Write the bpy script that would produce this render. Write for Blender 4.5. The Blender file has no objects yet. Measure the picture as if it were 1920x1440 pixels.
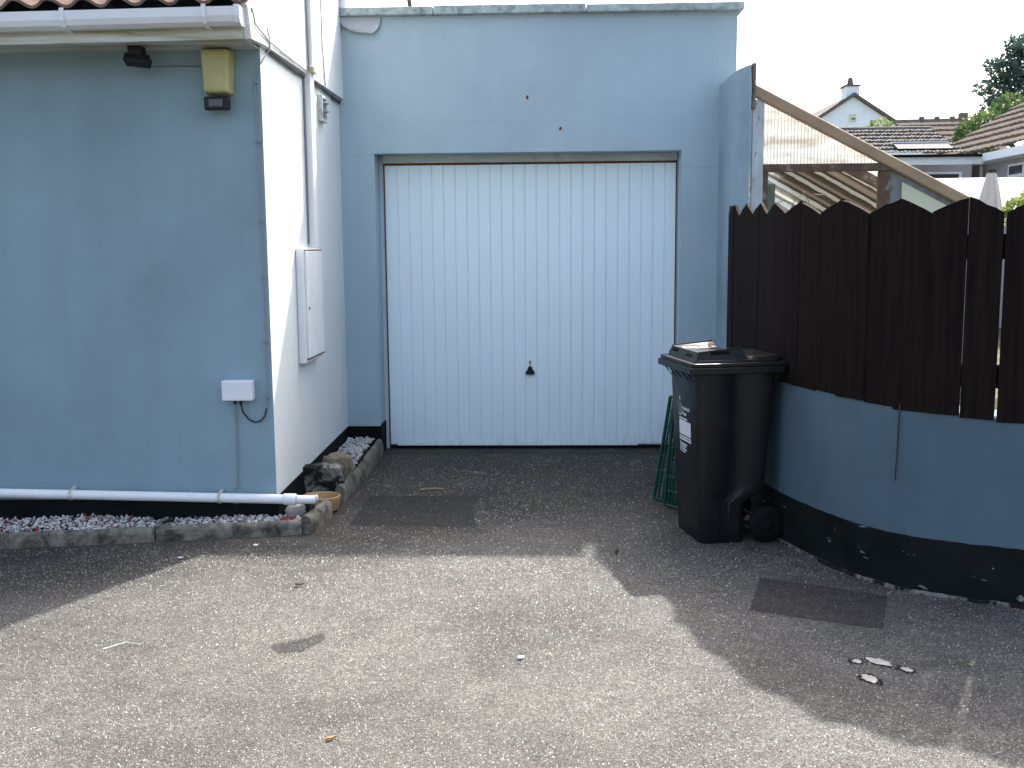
import bpy, math, random
from mathutils import Vector, Matrix
R = math.radians
rnd = random.Random(7)
sc = bpy.context.scene
COL = sc.collection

# ------------------------------------------------------------ camera
cam_d = bpy.data.cameras.new("camera"); cam = bpy.data.objects.new("camera", cam_d); COL.objects.link(cam)
sc.camera = cam
cam_d.sensor_width = 36.0; cam_d.lens = 37.125; cam_d.clip_end = 2000; cam_d.clip_start = 0.05
f = 1980.0
yv = Vector((74, 262, -f)).normalized()
zv = yv.cross(Vector((1, .0083, 0))); zv.normalize()
if zv.y < 0: zv.negate()
xv = yv.cross(zv)
m = Matrix((xv, yv, zv)).to_4x4(); m.translation = Vector((0, 0, 1.474))
cam.matrix_world = m

# ------------------------------------------------------------ light
SUN = Vector((.375, .80, 1.0)).normalized()
elev = math.asin(SUN.z); azim = math.atan2(SUN.x, SUN.y)
w = bpy.data.worlds.new("World"); sc.world = w; w.use_nodes = True
nt = w.node_tree; bg = nt.nodes['Background']
sky = nt.nodes.new('ShaderNodeTexSky'); sky.sky_type = 'NISHITA'; sky.sun_disc = False
sky.sun_elevation = elev; sky.sun_rotation = azim
sky.air_density = 1.0; sky.dust_density = 6.5; sky.ozone_density = 1.0
hs = nt.nodes.new('ShaderNodeHueSaturation'); hs.inputs['Saturation'].default_value = .85
nt.links.new(sky.outputs[0], hs.inputs['Color']); nt.links.new(hs.outputs[0], bg.inputs['Color'])
bg.inputs['Strength'].default_value = 0.15
sd = bpy.data.lights.new("sun", 'SUN'); sd.energy = 2.5; sd.angle = R(1.1); sd.color = (1, .96, .90)
so = bpy.data.objects.new("sun", sd); COL.objects.link(so); so.location = (5, 12, 14)
so.rotation_euler = SUN.to_track_quat('Z', 'Y').to_euler()
sc.view_settings.view_transform = 'Standard'; sc.view_settings.look = 'None'
sc.view_settings.exposure = 1.85; sc.view_settings.gamma = 1.0

# ------------------------------------------------------------ materials
class NT:
    def __init__(s, name):
        s.m = bpy.data.materials.new(name); s.m.use_nodes = True
        s.t = s.m.node_tree; s.p = s.t.nodes['Principled BSDF']; s.out = s.t.nodes['Material Output']
        s.tc = s.t.nodes.new('ShaderNodeTexCoord')
    def n(s, typ, **k):
        nd = s.t.nodes.new('ShaderNode' + typ)
        for a, b in k.items():
            if hasattr(nd, a): setattr(nd, a, b)
        return nd
    def l(s, a, b): s.t.links.new(a, b)
    def coords(s, scale=(1, 1, 1), kind='Object', rot=(0, 0, 0)):
        mp = s.n('Mapping'); mp.inputs['Scale'].default_value = scale; mp.inputs['Rotation'].default_value = rot
        s.l(s.tc.outputs[kind], mp.inputs[0]); return mp.outputs[0]
    def noise(s, scale, detail=4, rough=.55, vec=None, dist=0):
        nd = s.n('TexNoise'); nd.inputs['Scale'].default_value = scale; nd.inputs['Detail'].default_value = detail
        nd.inputs['Roughness'].default_value = rough; nd.inputs['Distortion'].default_value = dist
        s.l(vec if vec is not None else s.coords(), nd.inputs['Vector']); return nd.outputs['Fac']
    def vor(s, scale, vec=None, out='Distance', feature='F1'):
        nd = s.n('TexVoronoi'); nd.feature = feature; nd.inputs['Scale'].default_value = scale
        s.l(vec if vec is not None else s.coords(), nd.inputs['Vector']); return nd.outputs[out]
    def ramp(s, fac, *stops, interp='LINEAR'):
        r = s.n('ValToRGB'); r.color_ramp.interpolation = interp; e = r.color_ramp.elements
        while len(e) < len(stops): e.new(.5)
        for el, (p, c) in zip(e, stops):
            el.position = p; el.color = (c, c, c, 1) if isinstance(c, (int, float)) else (*c, 1)
        s.l(fac, r.inputs[0]); return r.outputs[0]
    def mix(s, fac, a, b, mode='MIX'):
        mx = s.n('MixRGB'); mx.blend_type = mode
        for i, v in ((0, fac), (1, a), (2, b)):
            if isinstance(v, (int, float)): mx.inputs[i].default_value = v if i == 0 else (v, v, v, 1)
            elif isinstance(v, tuple): mx.inputs[i].default_value = (*v, 1)
            else: s.l(v, mx.inputs[i])
        return mx.outputs[0]
    def math(s, op, a, b=0.0):
        nd = s.n('Math'); nd.operation = op
        for i, v in ((0, a), (1, b)):
            if isinstance(v, (int, float)): nd.inputs[i].default_value = v
            else: s.l(v, nd.inputs[i])
        return nd.outputs[0]
    def col(s, c):
        if isinstance(c, tuple): s.p.inputs['Base Color'].default_value = (*c, 1)
        else: s.l(c, s.p.inputs['Base Color'])
    def rough(s, v, spec=.5):
        if isinstance(v, (int, float)): s.p.inputs['Roughness'].default_value = v
        else: s.l(v, s.p.inputs['Roughness'])
        s.p.inputs['Specular IOR Level'].default_value = spec
    def bump(s, h, strength=.3, dist=.01):
        b = s.n('Bump'); b.inputs['Strength'].default_value = strength; b.inputs['Distance'].default_value = dist
        s.l(h, b.inputs['Height']); s.l(b.outputs[0], s.p.inputs['Normal'])

def simple(name, c, rough=.7, spec=.4, var=.15, vs=8, bs=60, bump=.1, dist=.004, metal=0, dirt=None, dthr=(.55, .7), dscale=6, stretch=(1, 1, 1)):
    k = NT(name); v = k.coords(stretch)
    n1 = k.noise(vs, 5, .6, v)
    lo = tuple(x * (1 - var) for x in c); hi = tuple(min(1, x * (1 + var)) for x in c)
    base = k.ramp(n1, (.3, lo), (.7, hi))
    if dirt:
        n2 = k.noise(dscale, 8, .7, v, .3); mk = k.ramp(n2, (dthr[0], 0.), (dthr[1], 1.))
        base = k.mix(mk, base, dirt)
    k.col(base); k.rough(rough, spec); k.p.inputs['Metallic'].default_value = metal
    if bump: k.bump(k.noise(bs, 4, .6, v), bump, dist)
    return k.m

def render_paint(name, c, streak=.1):
    k = NT(name); v = k.coords()
    big = k.noise(1.3, 5, .6, v); st = k.noise(1.0, 4, .6, k.coords((5, 5, .9)))
    fac = k.mix(.28, big, st)
    base = k.ramp(fac, (.35, tuple(x * (1 - streak) for x in c)), (.62, tuple(min(1, x * (1 + streak * .6)) for x in c)))
    sp = k.ramp(k.noise(5, 8, .7, k.coords((1, 1, .35)), .5), (.66, 0.), (.74, .5))
    base = k.mix(sp, base, (.34, .35, .28))
    drip = k.math('MULTIPLY', k.ramp(k.noise(3.5, 7, .7, k.coords((6, 6, .45)), .3), (.64, 0.), (.74, .55)), k.ramp(k.noise(1.7, 3), (.45, 0.), (.6, 1.)))
    base = k.mix(drip, base, tuple(x * .62 for x in c))
    k.col(base); k.rough(.75, .3)
    h = k.mix(.5, k.noise(90, 5, .7, v), k.noise(7, 4, .6, v))
    k.bump(h, .5, .009)
    return k.m

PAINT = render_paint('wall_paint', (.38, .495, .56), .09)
PAINT_FRONT_SHADE = render_paint('wall_paint_front_shade', (.23, .33, .38), .12)  # house wall paint darkened, the front's dimmer light put into its colour
PAINT_SIDE_LIGHT = render_paint('wall_paint_side_light', (.70, .745, .735), .05)  # house wall paint lightened, the brighter light on the side put into its colour
PIER = render_paint('pier_paint', (.27, .37, .44), .28)
PAINT2 = render_paint('low_wall_paint', (.085, .133, .168), .18)
BLACK = simple('plinth_black', (.005, .007, .008), .8, .12, .5, 3, 50, .35, .008, dirt=(.12, .13, .12), dthr=(.72, .76), dscale=9)
def flake():
    k = NT('plinth_flaking'); v = k.coords()
    b = k.ramp(k.noise(4, 5), (.3, (.004, .006, .006)), (.7, (.011, .015, .015)))
    n = k.noise(11, 6, .65, k.coords((1, 1, 2.4)), .4)
    mk = k.ramp(n, (.65, 0.), (.68, 1.)); k.col(k.mix(mk, b, (.20, .25, .25)))
    k.rough(.8, .12); k.bump(k.mix(.5, n, k.noise(60)), .5, .01); return k.m
FLAKE = flake()
WHITE_PAINT = simple('white_paint', (.78, .79, .79), .45, .4, .05, 5, 50, .05, .002, dirt=(.45, .46, .38), dthr=(.6, .85), dscale=5)
def upvc_mat():
    k = NT('upvc_dirty'); v = k.coords((1, 1, 1))
    n = k.noise(3, 6, .6, k.coords((.6, 3, 9)), .2)
    k.col(k.ramp(n, (.35, (.62, .65, .64)), (.5, (.52, .53, .45)), (.66, (.27, .27, .15)))); k.rough(.35, .5); return k.m
UPVC = upvc_mat()
GUTTER = simple('gutter_plastic', (.72, .75, .78), .3, .5, .05, 4, 40, .02, .001)
def door_mat():
    k = NT('door_enamel'); v = k.coords()
    base = k.ramp(k.noise(2, 5, .6, k.coords((1, 1, .3))), (.3, (.77, .90, .97)), (.7, (.80, .93, .98)))
    sp = k.n('SeparateXYZ'); k.l(k.tc.outputs['Object'], sp.inputs[0])
    low = k.math('MULTIPLY', k.ramp(sp.outputs['Z'], (0., 1.), (.14, 0.)), k.ramp(k.noise(40, 4, .7, k.coords((1, 1, .2))), (.5, 0.), (.75, .6)))
    k.col(k.mix(low, base, (.35, .33, .25))); k.rough(.42, .5); k.bump(k.noise(14, 3, .5, v), .04, .004); return k.m
DOOR = door_mat()
RUST = simple('rust', (.16, .06, .03), .9, .2, .4, 20, 90, .5, .004)
DARKGAP = simple('dark_gap', (.01, .01, .011), .9, .1, .2)
BLKPL = simple('black_plastic', (.008, .009, .010), .45, .3, .3, 6, 160, .12, .002)
def binmat():
    k = NT('bin_plastic'); v = k.coords()
    b = k.ramp(k.noise(5, 5, .6, k.coords((1, 1, .3))), (.3, (.005, .006, .007)), (.7, (.010, .011, .012)))
    mk = k.ramp(k.noise(14, 8, .7, v), (.56, 0.), (.75, .2)); k.col(k.mix(mk, b, (.07, .07, .07)))
    k.rough(k.ramp(k.noise(9, 5), (.3, .28), (.7, .45)), .32); k.bump(k.noise(240, 3, .6, v), .12, .002); return k.m
BIN = binmat()
RUBBER = simple('rubber', (.006, .006, .007), .8, .15, .3, 20, 80, .2, .003)
STICKER = simple('sticker_white', (.62, .66, .70), .6, .3, .06, 30, 60, .02, .001)
LIDPAINT = simple('lid_paint', (.8, .8, .78), .5, .4, .1, 30, 60, .1, .001)
def concrete(name, c, moss=(.05, .055, .03), thr=(.5, .68), ds=7):
    k = NT(name); v = k.coords(); b = k.ramp(k.noise(14, 8, .7, v), (.3, tuple(x * .6 for x in c)), (.7, tuple(x * 1.25 for x in c)))
    mk = k.ramp(k.noise(ds, 8, .72, v, .5), (thr[0], 0.), (thr[1], 1.)); k.col(k.mix(mk, b, moss)); k.rough(.9, .2)
    k.bump(k.mix(.5, k.noise(70, 6, .7, v), k.noise(12, 5, .6, v)), .7, .012); return k.m
KERB = concrete('kerb_concrete', (.20, .19, .155), (.04, .038, .03), (.44, .62), 8)
COPE = concrete('coping_concrete', (.42, .50, .50), (.16, .20, .21), (.5, .66), 12)
BLOCK = concrete('block_concrete', (.27, .26, .22), (.012, .013, .013), (.42, .52), 6)
ROCK = concrete('sandstone', (.24, .20, .14), (.05, .045, .035), (.6, .8), 9)
GREYREND = concrete('grey_render', (.30, .31, .31), (.16, .17, .16), (.55, .8), 4)
SOIL = concrete('soil', (.04, .033, .026), (.02, .016, .012))
TERRA = simple('glazed_clay', (.36, .235, .11), .45, .5, .12, 10, 40, .1, .003, dirt=(.2, .12, .06), dthr=(.6, .8))
def fence_mat():
    k = NT('stained_board'); n = k.noise(3, 6, .6, k.coords((18, 18, .8)))
    b = k.ramp(n, (.3, (.007, .005, .005)), (.7, (.019, .012, .010)))
    mk = k.ramp(k.noise(5, 6, .65, k.coords((3, 3, .7)), .3), (.62, 0.), (.8, .6)); b = k.mix(mk, b, (.020, .019, .008))
    sp = k.n('SeparateXYZ'); k.l(k.tc.outputs['Object'], sp.inputs[0])
    zz = k.math('ABSOLUTE', k.math('SUBTRACT', sp.outputs['Z'], 1.005)); band = k.ramp(zz, (.02, 1.), (.045, 0.))
    xb = k.math('MULTIPLY', band, k.ramp(k.noise(9, 5, .6, k.coords((1, 1, 7)), .2), (.56, 0.), (.59, .8)))
    k.col(k.mix(xb, b, (.30, .27, .22))); k.rough(.85, .07); k.bump(n, .5, .006); return k.m
FENCE = fence_mat()
OLDWOOD = simple('weathered_wood', (.22, .19, .15), .85, .2, .35, 5, 40, .5, .008, dirt=(.07, .045, .03), dthr=(.5, .65), dscale=5, stretch=(6, 6, 1))
BROWNWOOD = simple('brown_wood', (.12, .078, .055), .8, .25, .3, 5, 40, .5, .008, dirt=(.30, .28, .25), dthr=(.56, .66), dscale=5, stretch=(3, 3, 3))
FLAKEWOOD = simple('flaking_white_wood', (.52, .56, .58), .8, .25, .2, 5, 40, .5, .008, dirt=(.16, .13, .10), dthr=(.56, .62), dscale=7, stretch=(4, 4, 1))
GREENWOOD = simple('green_grey_wood', (.13, .17, .14), .85, .2, .25, 5, 40, .5, .006, stretch=(6, 6, 1))
RAKE = simple('rake_board', (.34, .24, .15), .6, .35, .15, 5, 60, .2, .004, dirt=(.2, .15, .1), dthr=(.6, .8), stretch=(1, 4, 1))
CREAM = simple('cream_board', (.62, .62, .46), .6, .3, .05)
def transl(name, c, c2, sc_, stretch, tr=.6, clear=.0, thr=(.45, .6), rot=(0, 0, 0)):
    k = NT(name); n = k.noise(sc_, 6, .65, k.coords(stretch, rot=rot), .3)
    b = k.ramp(n, (thr[0], c), (thr[1], c2))
    d = k.n('BsdfDiffuse'); t = k.n('BsdfTranslucent'); k.l(b, d.inputs[0]); k.l(b, t.inputs[0])
    mx = k.n('MixShader'); mx.inputs[0].default_value = tr; k.l(d.outputs[0], mx.inputs[1]); k.l(t.outputs[0], mx.inputs[2])
    last = mx.outputs[0]
    if clear:
        cl = k.n('BsdfTransparent'); m2 = k.n('MixShader'); m2.inputs[0].default_value = clear
        k.l(last, m2.inputs[1]); k.l(cl.outputs[0], m2.inputs[2]); last = m2.outputs[0]
    k.l(last, k.out.inputs[0]); return k.m
POLY = transl('twin_wall_sheet', (.68, .71, .70), (.42, .39, .34), 2.6, (1, 1, 3.4), .42, .06, (.42, .62), (0, R(-28), 0))
def corru_mat():
    k = NT('corrugated_plastic'); p = k.n('SeparateXYZ'); k.l(k.tc.outputs['Object'], p.inputs[0])
    q = k.math('ADD', p.outputs['Z'], k.math('MULTIPLY', p.outputs['X'], .56))
    nz = k.noise(9, 6, .7); q2 = k.math('ADD', q, k.math('MULTIPLY', nz, .035))
    sn = k.math('SINE', k.math('MULTIPLY', q2, 2 * math.pi / .125))
    dx = k.math('ADD', k.math('ADD', p.outputs['Z'], k.math('MULTIPLY', p.outputs['X'], .95)), k.math('MULTIPLY', nz, .3))
    side = k.ramp(dx, (.0, 0.), (1., 1.)); mr = k.n('MapRange'); mr.inputs['From Min'].default_value = 3.50; mr.inputs['From Max'].default_value = 3.64; k.l(dx, mr.inputs['Value'])
    clean = k.ramp(sn, (.3, (.30, .30, .28)), (.6, (.85, .86, .85))); dirty = k.ramp(sn, (.35, (.06, .05, .04)), (.65, (.60, .55, .46)))
    b = k.mix(mr.outputs[0], clean, dirty); d = k.n('BsdfDiffuse'); t = k.n('BsdfTranslucent'); k.l(b, d.inputs[0]); k.l(b, t.inputs[0])
    mx = k.n('MixShader'); mx.inputs[0].default_value = .75; k.l(d.outputs[0], mx.inputs[1]); k.l(t.outputs[0], mx.inputs[2]); k.l(mx.outputs[0], k.out.inputs[0]); return k.m
CORRU = corru_mat()
ROOFPL = transl('roof_plastic', (.8, .8, .77), (.5, .45, .36), 2, (1, 1, 1), .6, .7)
CANOPY = transl('canopy_white', (.93, .93, .93), (.9, .9, .9), 2, (1, 1, 1), .7)
def tile_mat(name, c1, c2, moss, ms=5, thr=(.55, .75)):
    k = NT(name); v = k.coords(); b = k.ramp(k.noise(9, 7, .7, v), (.32, c1), (.68, c2))
    mk = k.ramp(k.noise(ms, 8, .7, v, .3), (thr[0], 0.), (thr[1], .8)); k.col(k.mix(mk, b, moss)); k.rough(.95, .08); k.bump(k.noise(80, 4), .4, .006); return k.m
TILE_N = tile_mat('clay_tile', (.11, .078, .06), (.21, .155, .125), (.12, .11, .09))
TILE_F = tile_mat('grey_brown_tile', (.12, .10, .085), (.20, .17, .145), (.14, .13, .12), .8)
TILE_D = tile_mat('dark_grey_tile', (.095, .092, .088), (.155, .148, .136), (.12, .12, .11), .8)
FARWHITE = simple('far_white_render', (.78, .86, .90), .85, .2, .06, 3, 20, .4, .03)
FARGREY = simple('far_grey_render', (.40, .38, .42), .85, .2, .06, 3, 20, .3, .02)
FARFASCIA = simple('far_fascia', (.75, .78, .82), .5, .4, .04)
GLASS = NT('dark_glass'); GLASS.col((.03, .04, .05)); GLASS.rough(.08, .6); GLASS = GLASS.m
YELLOW = simple('aged_yellow_plastic', (.40, .38, .16), .4, .45, .15, 9, 60, .08, .002, dirt=(.20, .20, .07), dthr=(.5, .8), dscale=3)
GREENPL = simple('green_plastic', (.006, .055, .04), .45, .4, .2)
CABLE_G = simple('grey_cable', (.22, .24, .25), .6, .4, .1)
CABLE_K = simple('black_cable', (.02, .02, .02), .5, .4, .1)
FABRIC = simple('parasol_fabric', (.50, .46, .42), .9, .1, .12, 4, 60, .3, .01, stretch=(6, 6, 1))
LEAFB = simple('dead_leaf', (.09, .04, .02), .8, .2, .3, 40)
BARK = simple('bark', (.08, .06, .045), .9, .1, .3, 8, 30, .6, .02, stretch=(4, 4, 1))
def leafm(name, a, b):
    k = NT(name); n = k.noise(1.1, 5, .6); bcol = k.ramp(n, (.35, a), (.65, b)); k.col(bcol); k.rough(.6, .3)
    t = k.n('BsdfTranslucent'); k.l(bcol, t.inputs[0]); mx = k.n('MixShader'); mx.inputs[0].default_value = .35
    k.l(k.p.outputs[0], mx.inputs[1]); k.l(t.outputs[0], mx.inputs[2]); k.l(mx.outputs[0], k.out.inputs[0]); return k.m
LEAF_D = leafm('conifer_leaf', (.045, .085, .075), (.085, .15, .12))
LEAF_M = leafm('bush_leaf', (.05, .10, .03), (.11, .18, .05))
LEAF_Y = leafm('bright_leaf', (.14, .19, .05), (.24, .30, .08))

def asphalt(name, lum, patchy=True, tint=(1, .95, .86)):
    k = NT(name); v = k.coords()
    cell = k.n('TexVoronoi'); cell.inputs['Scale'].default_value = 150; k.l(v, cell.inputs['Vector'])
    sx = k.n('SeparateXYZ'); k.l(cell.outputs['Color'], sx.inputs[0])
    c = [tuple(t * x * lum for t in tint) for x in (.55, .80, 1.02, 1.35, 1.9)]
    stone = k.ramp(sx.outputs['X'], (0, c[0]), (.35, c[1]), (.65, c[2]), (.88, c[3]), (1, c[4]))
    fine = k.noise(210, 4, .7, v); base = k.mix(.6, stone, k.ramp(fine, (.3, .5), (.7, 1.45)), 'MULTIPLY')
    med = k.ramp(k.noise(9, 6, .7, v), (.3, .72), (.7, 1.22)); base = k.mix(1., base, med, 'MULTIPLY')
    if patchy:
        big = k.ramp(k.noise(1.1, 6, .62, k.coords((1, 1.3, 1)), .4), (.32, .58), (.5, 1.0), (.68, 1.2)); base = k.mix(1., base, big, 'MULTIPLY')
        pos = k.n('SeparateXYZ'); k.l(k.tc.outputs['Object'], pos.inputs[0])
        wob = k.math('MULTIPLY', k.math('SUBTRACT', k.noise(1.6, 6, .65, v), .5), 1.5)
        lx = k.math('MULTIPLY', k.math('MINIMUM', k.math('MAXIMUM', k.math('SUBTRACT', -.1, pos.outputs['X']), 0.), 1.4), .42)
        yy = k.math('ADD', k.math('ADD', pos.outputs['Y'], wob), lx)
        damp_shade = k.ramp(k.math('DIVIDE', yy, 10.), (.49, 0.), (.56, .62), (.66, .8)); base = k.mix(damp_shade, base, k.mix(1., base, (.42, .41, .38), 'MULTIPLY'))  # damp by the garage, plus soft shadow painted into the colour on the left
        moss = k.math('MULTIPLY', k.ramp(k.noise(2.6, 7, .7, v, .4), (.50, 0.), (.64, .8)), k.ramp(k.math('DIVIDE', yy, 10.), (.52, 0.), (.62, 1.)))
        base = k.mix(moss, base, (.045, .045, .02))
        pale = k.math('MULTIPLY', k.ramp(k.noise(4.5, 8, .75, v, .6), (.58, 0.), (.66, .6)), k.ramp(k.math('DIVIDE', yy, 10.), (.58, 0.), (.66, 1.)))
        base = k.mix(pale, base, (.20, .20, .19))
        # house shadow by the front kerb, deepened in the tarmac colour with a ragged outline
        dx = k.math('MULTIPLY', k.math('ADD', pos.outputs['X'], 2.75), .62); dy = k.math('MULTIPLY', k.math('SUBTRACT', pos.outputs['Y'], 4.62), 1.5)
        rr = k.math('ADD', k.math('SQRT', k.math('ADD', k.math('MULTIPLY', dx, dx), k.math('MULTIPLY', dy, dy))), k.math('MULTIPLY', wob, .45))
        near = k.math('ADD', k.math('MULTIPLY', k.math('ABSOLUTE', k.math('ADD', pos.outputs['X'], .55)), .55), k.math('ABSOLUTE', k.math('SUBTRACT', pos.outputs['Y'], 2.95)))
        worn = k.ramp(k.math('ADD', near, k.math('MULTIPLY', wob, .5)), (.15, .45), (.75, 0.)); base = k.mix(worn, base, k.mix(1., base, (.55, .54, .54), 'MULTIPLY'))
        house_shade = k.ramp(rr, (.42, .85), (.80, 0.)); base = k.mix(house_shade, base, k.mix(1., base, (.40, .38, .37), 'MULTIPLY'))
    k.col(base); k.rough(.8, .25)
    h = k.mix(.35, cell.outputs['Distance'], k.noise(260, 3, .6, v)); k.bump(k.math('SUBTRACT', 1., h), .7, .005)
    return k.m
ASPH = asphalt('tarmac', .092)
ASPH_D = asphalt('tarmac_patch_dark', .040, False, (1, .88, .86))
EARTH = simple('garden_ground', (.10, .10, .06), .95, .1, .4, 2, 20, .5, .03)

# ------------------------------------------------------------ mesh builder
class MB:
    def __init__(s): s.v = []; s.f = []; s.mi = []; s.cur = 0
    def add(s, vs, fs):
        o = len(s.v); s.v += [Vector(p) for p in vs]; s.f += [tuple(i + o for i in q) for q in fs]; s.mi += [s.cur] * len(fs); return s
    def box(s, x0, x1, y0, y1, z0, z1):
        vs = [(x, y, z) for z in (z0, z1) for y in (y0, y1) for x in (x0, x1)]
        return s.add(vs, [(0, 2, 3, 1), (4, 5, 7, 6), (0, 1, 5, 4), (2, 6, 7, 3), (0, 4, 6, 2), (1, 3, 7, 5)])
    def prism(s, pts, ext):
        n = len(pts); pts = [Vector(p) for p in pts]; e = Vector(ext)
        return s.add(pts + [p + e for p in pts], [tuple(range(n))[::-1], tuple(range(n, 2 * n))] + [(i, (i + 1) % n, n + (i + 1) % n, n + i) for i in range(n)])
    def loft(s, rings, cap=True):
        n = len(rings[0]); o = []
        for r in rings: o += list(r)
        fs = []
        for k in range(len(rings) - 1):
            for i in range(n):
                j = (i + 1) % n; fs.append((k * n + i, k * n + j, (k + 1) * n + j, (k + 1) * n + i))
        if cap: fs += [tuple(range(n))[::-1], tuple(range((len(rings) - 1) * n, len(rings) * n))]
        return s.add(o, fs)
    def tube(s, pts, r, n=8, closed=False):
        pts = [Vector(p) for p in pts]; rings = []; rs = r if isinstance(r, (list, tuple)) else [r] * len(pts)
        up = None
        for i, p in enumerate(pts):
            t = (pts[min(i + 1, len(pts) - 1)] - pts[max(i - 1, 0)]).normalized()
            if up is None: up = Vector((0, 0, 1)) if abs(t.z) < .9 else Vector((1, 0, 0))
            a = t.cross(up).normalized(); b = a.cross(t); up = b
            rings.append([p + a * rs[i] * math.cos(q * 2 * math.pi / n) + b * rs[i] * math.sin(q * 2 * math.pi / n) for q in range(n)])
        return s.loft(rings)
    def bar(s, a, b, w_, h_, side=None):
        a = Vector(a); b = Vector(b); t = (b - a).normalized(); sd_ = Vector(side) if side else (t.cross(Vector((0, 0, 1))) if abs(t.z) < .95 else Vector((1, 0, 0)))
        sd_ = (sd_ - t * sd_.dot(t)).normalized(); u = sd_.cross(t)
        q = [sd_ * w_ / 2 + u * h_ / 2, -sd_ * w_ / 2 + u * h_ / 2, -sd_ * w_ / 2 - u * h_ / 2, sd_ * w_ / 2 - u * h_ / 2]
        return s.loft([[a + x for x in q], [b + x for x in q]])
    def grid(s, fn, nu, nv):
        vs = [fn(i / nu, j / nv) for j in range(nv + 1) for i in range(nu + 1)]
        return s.add(vs, [(j * (nu + 1) + i, j * (nu + 1) + i + 1, (j + 1) * (nu + 1) + i + 1, (j + 1) * (nu + 1) + i) for j in range(nv) for i in range(nu)])
    def build(s, name, mats, parent=None, smooth=False, bevel=0, seg=2, solid=0, local=False):
        me = bpy.data.meshes.new(name); off = Vector((0, 0, 0))
        if parent and not local: off = Vector(parent['_w'])
        me.from_pydata([tuple(v - off) for v in s.v], [], s.f)
        if not isinstance(mats, (list, tuple)): mats = [mats]
        for q in mats: me.materials.append(q)
        for p, i in zip(me.polygons, s.mi): p.material_index = i; p.use_smooth = smooth
        me.update(); o = bpy.data.objects.new(name, me); COL.objects.link(o)
        if parent:
            o.parent = parent
            if local is False: o['_w'] = tuple(off)
            else: o['_w'] = (0, 0, 0)
        else: o['_w'] = (0, 0, 0)
        if solid: md = o.modifiers.new('solid', 'SOLIDIFY'); md.thickness = solid; md.offset = 0
        if bevel: md = o.modifiers.new('bevel', 'BEVEL'); md.width = bevel; md.segments = seg; md.limit_method = 'ANGLE'; md.angle_limit = R(35)
        if smooth:
            try: me.set_sharp_from_angle(angle=R(40))
            except Exception: pass
        return o

def tag(o, label=None, cat=None, group=None, kind=None):
    if label: o['label'] = label
    if cat: o['category'] = cat
    if group: o['group'] = group
    if kind: o['kind'] = kind
    return o
def thing(name, loc, label, cat, group=None, rz=0):
    o = bpy.data.objects.new(name, None); COL.objects.link(o); o.location = loc; o.rotation_euler = (0, 0, rz); o.empty_display_size = .1
    o['_w'] = tuple(loc); return tag(o, label, cat, group)
def rrect(u0, u1, v0, v1, r, z, n=4):
    out = []
    for cx, cy, a0 in ((u1 - r, v1 - r, 0), (u0 + r, v1 - r, 90), (u0 + r, v0 + r, 180), (u1 - r, v0 + r, 270)):
        for k in range(n + 1):
            a = R(a0 + 90 * k / n); out.append((cx + r * math.cos(a), cy + r * math.sin(a), z))
    return out
def rock_into(mb, c, s, r_):
    q = Matrix.Rotation(r_.uniform(0, 6.28), 3, Vector((r_.uniform(-1, 1), r_.uniform(-1, 1), r_.uniform(-1, 1))).normalized())
    sc3 = (s * r_.uniform(.8, 1.3), s * r_.uniform(.6, 1.), s * r_.uniform(.4, .8))
    vs = [Vector(c) + q @ Vector((d[0] * sc3[0] * r_.uniform(.7, 1.2), d[1] * sc3[1] * r_.uniform(.7, 1.2), d[2] * sc3[2] * r_.uniform(.7, 1.2))) for d in ((1, 0, 0), (-1, 0, 0), (0, 1, 0), (0, -1, 0), (0, 0, 1), (0, 0, -1))]
    mb.add(vs, [(0, 2, 4), (2, 1, 4), (1, 3, 4), (3, 0, 4), (2, 0, 5), (1, 2, 5), (3, 1, 5), (0, 3, 5)])

# ------------------------------------------------------------ ground
tag(MB().add([(-300, -300, -.004), (300, -300, -.004), (300, 300, -.004), (-300, 300, -.004)], [(0, 1, 2, 3)]).build('ground', EARTH), kind='structure')
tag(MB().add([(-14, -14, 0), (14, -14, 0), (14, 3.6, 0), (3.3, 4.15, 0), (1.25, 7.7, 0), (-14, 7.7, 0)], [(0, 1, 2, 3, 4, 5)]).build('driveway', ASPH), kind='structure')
def sheet(name, pts, mat, z=.0012, jit=.004, n=22, kind='structure'):
    out = []
    for i, p in enumerate(pts):
        q = pts[(i + 1) % len(pts)]
        for k in range(n):
            t = k / n; out.append((p[0] + (q[0] - p[0]) * t + rnd.uniform(-jit, jit), p[1] + (q[1] - p[1]) * t + rnd.uniform(-jit, jit), z))
    o = MB().add(out, [tuple(range(len(out)))]).build(name, mat)
    if kind: tag(o, kind=kind)
    return o
sheet('tarmac_patch', [(.794, 4.142), (1.264, 3.94), (1.407, 4.333), (.92, 4.57)], ASPH_D)
ASPH_M = asphalt('tarmac_patch_mid', .030, False, (1, .95, .9))
sheet('tarmac_patch', [(-1.08, 5.437), (-.408, 5.388), (-.459, 6.1), (-1.094, 6.098)], ASPH_M)
sheet('tarmac_patch', [(-1.0, 3.66), (-.92, 3.68), (-.86, 3.80), (-.88, 3.86), (-.95, 3.80), (-1.06, 3.74)], ASPH_M, jit=.003, n=6)

FLECK = concrete('pale_fleck', (.44, .43, .38), (.25, .24, .2), (.6, .8), 60)
TARRIM = simple('tar_rim', (.02, .014, .012), .9, .1, .4, 60, 150, .5, .003)
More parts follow.
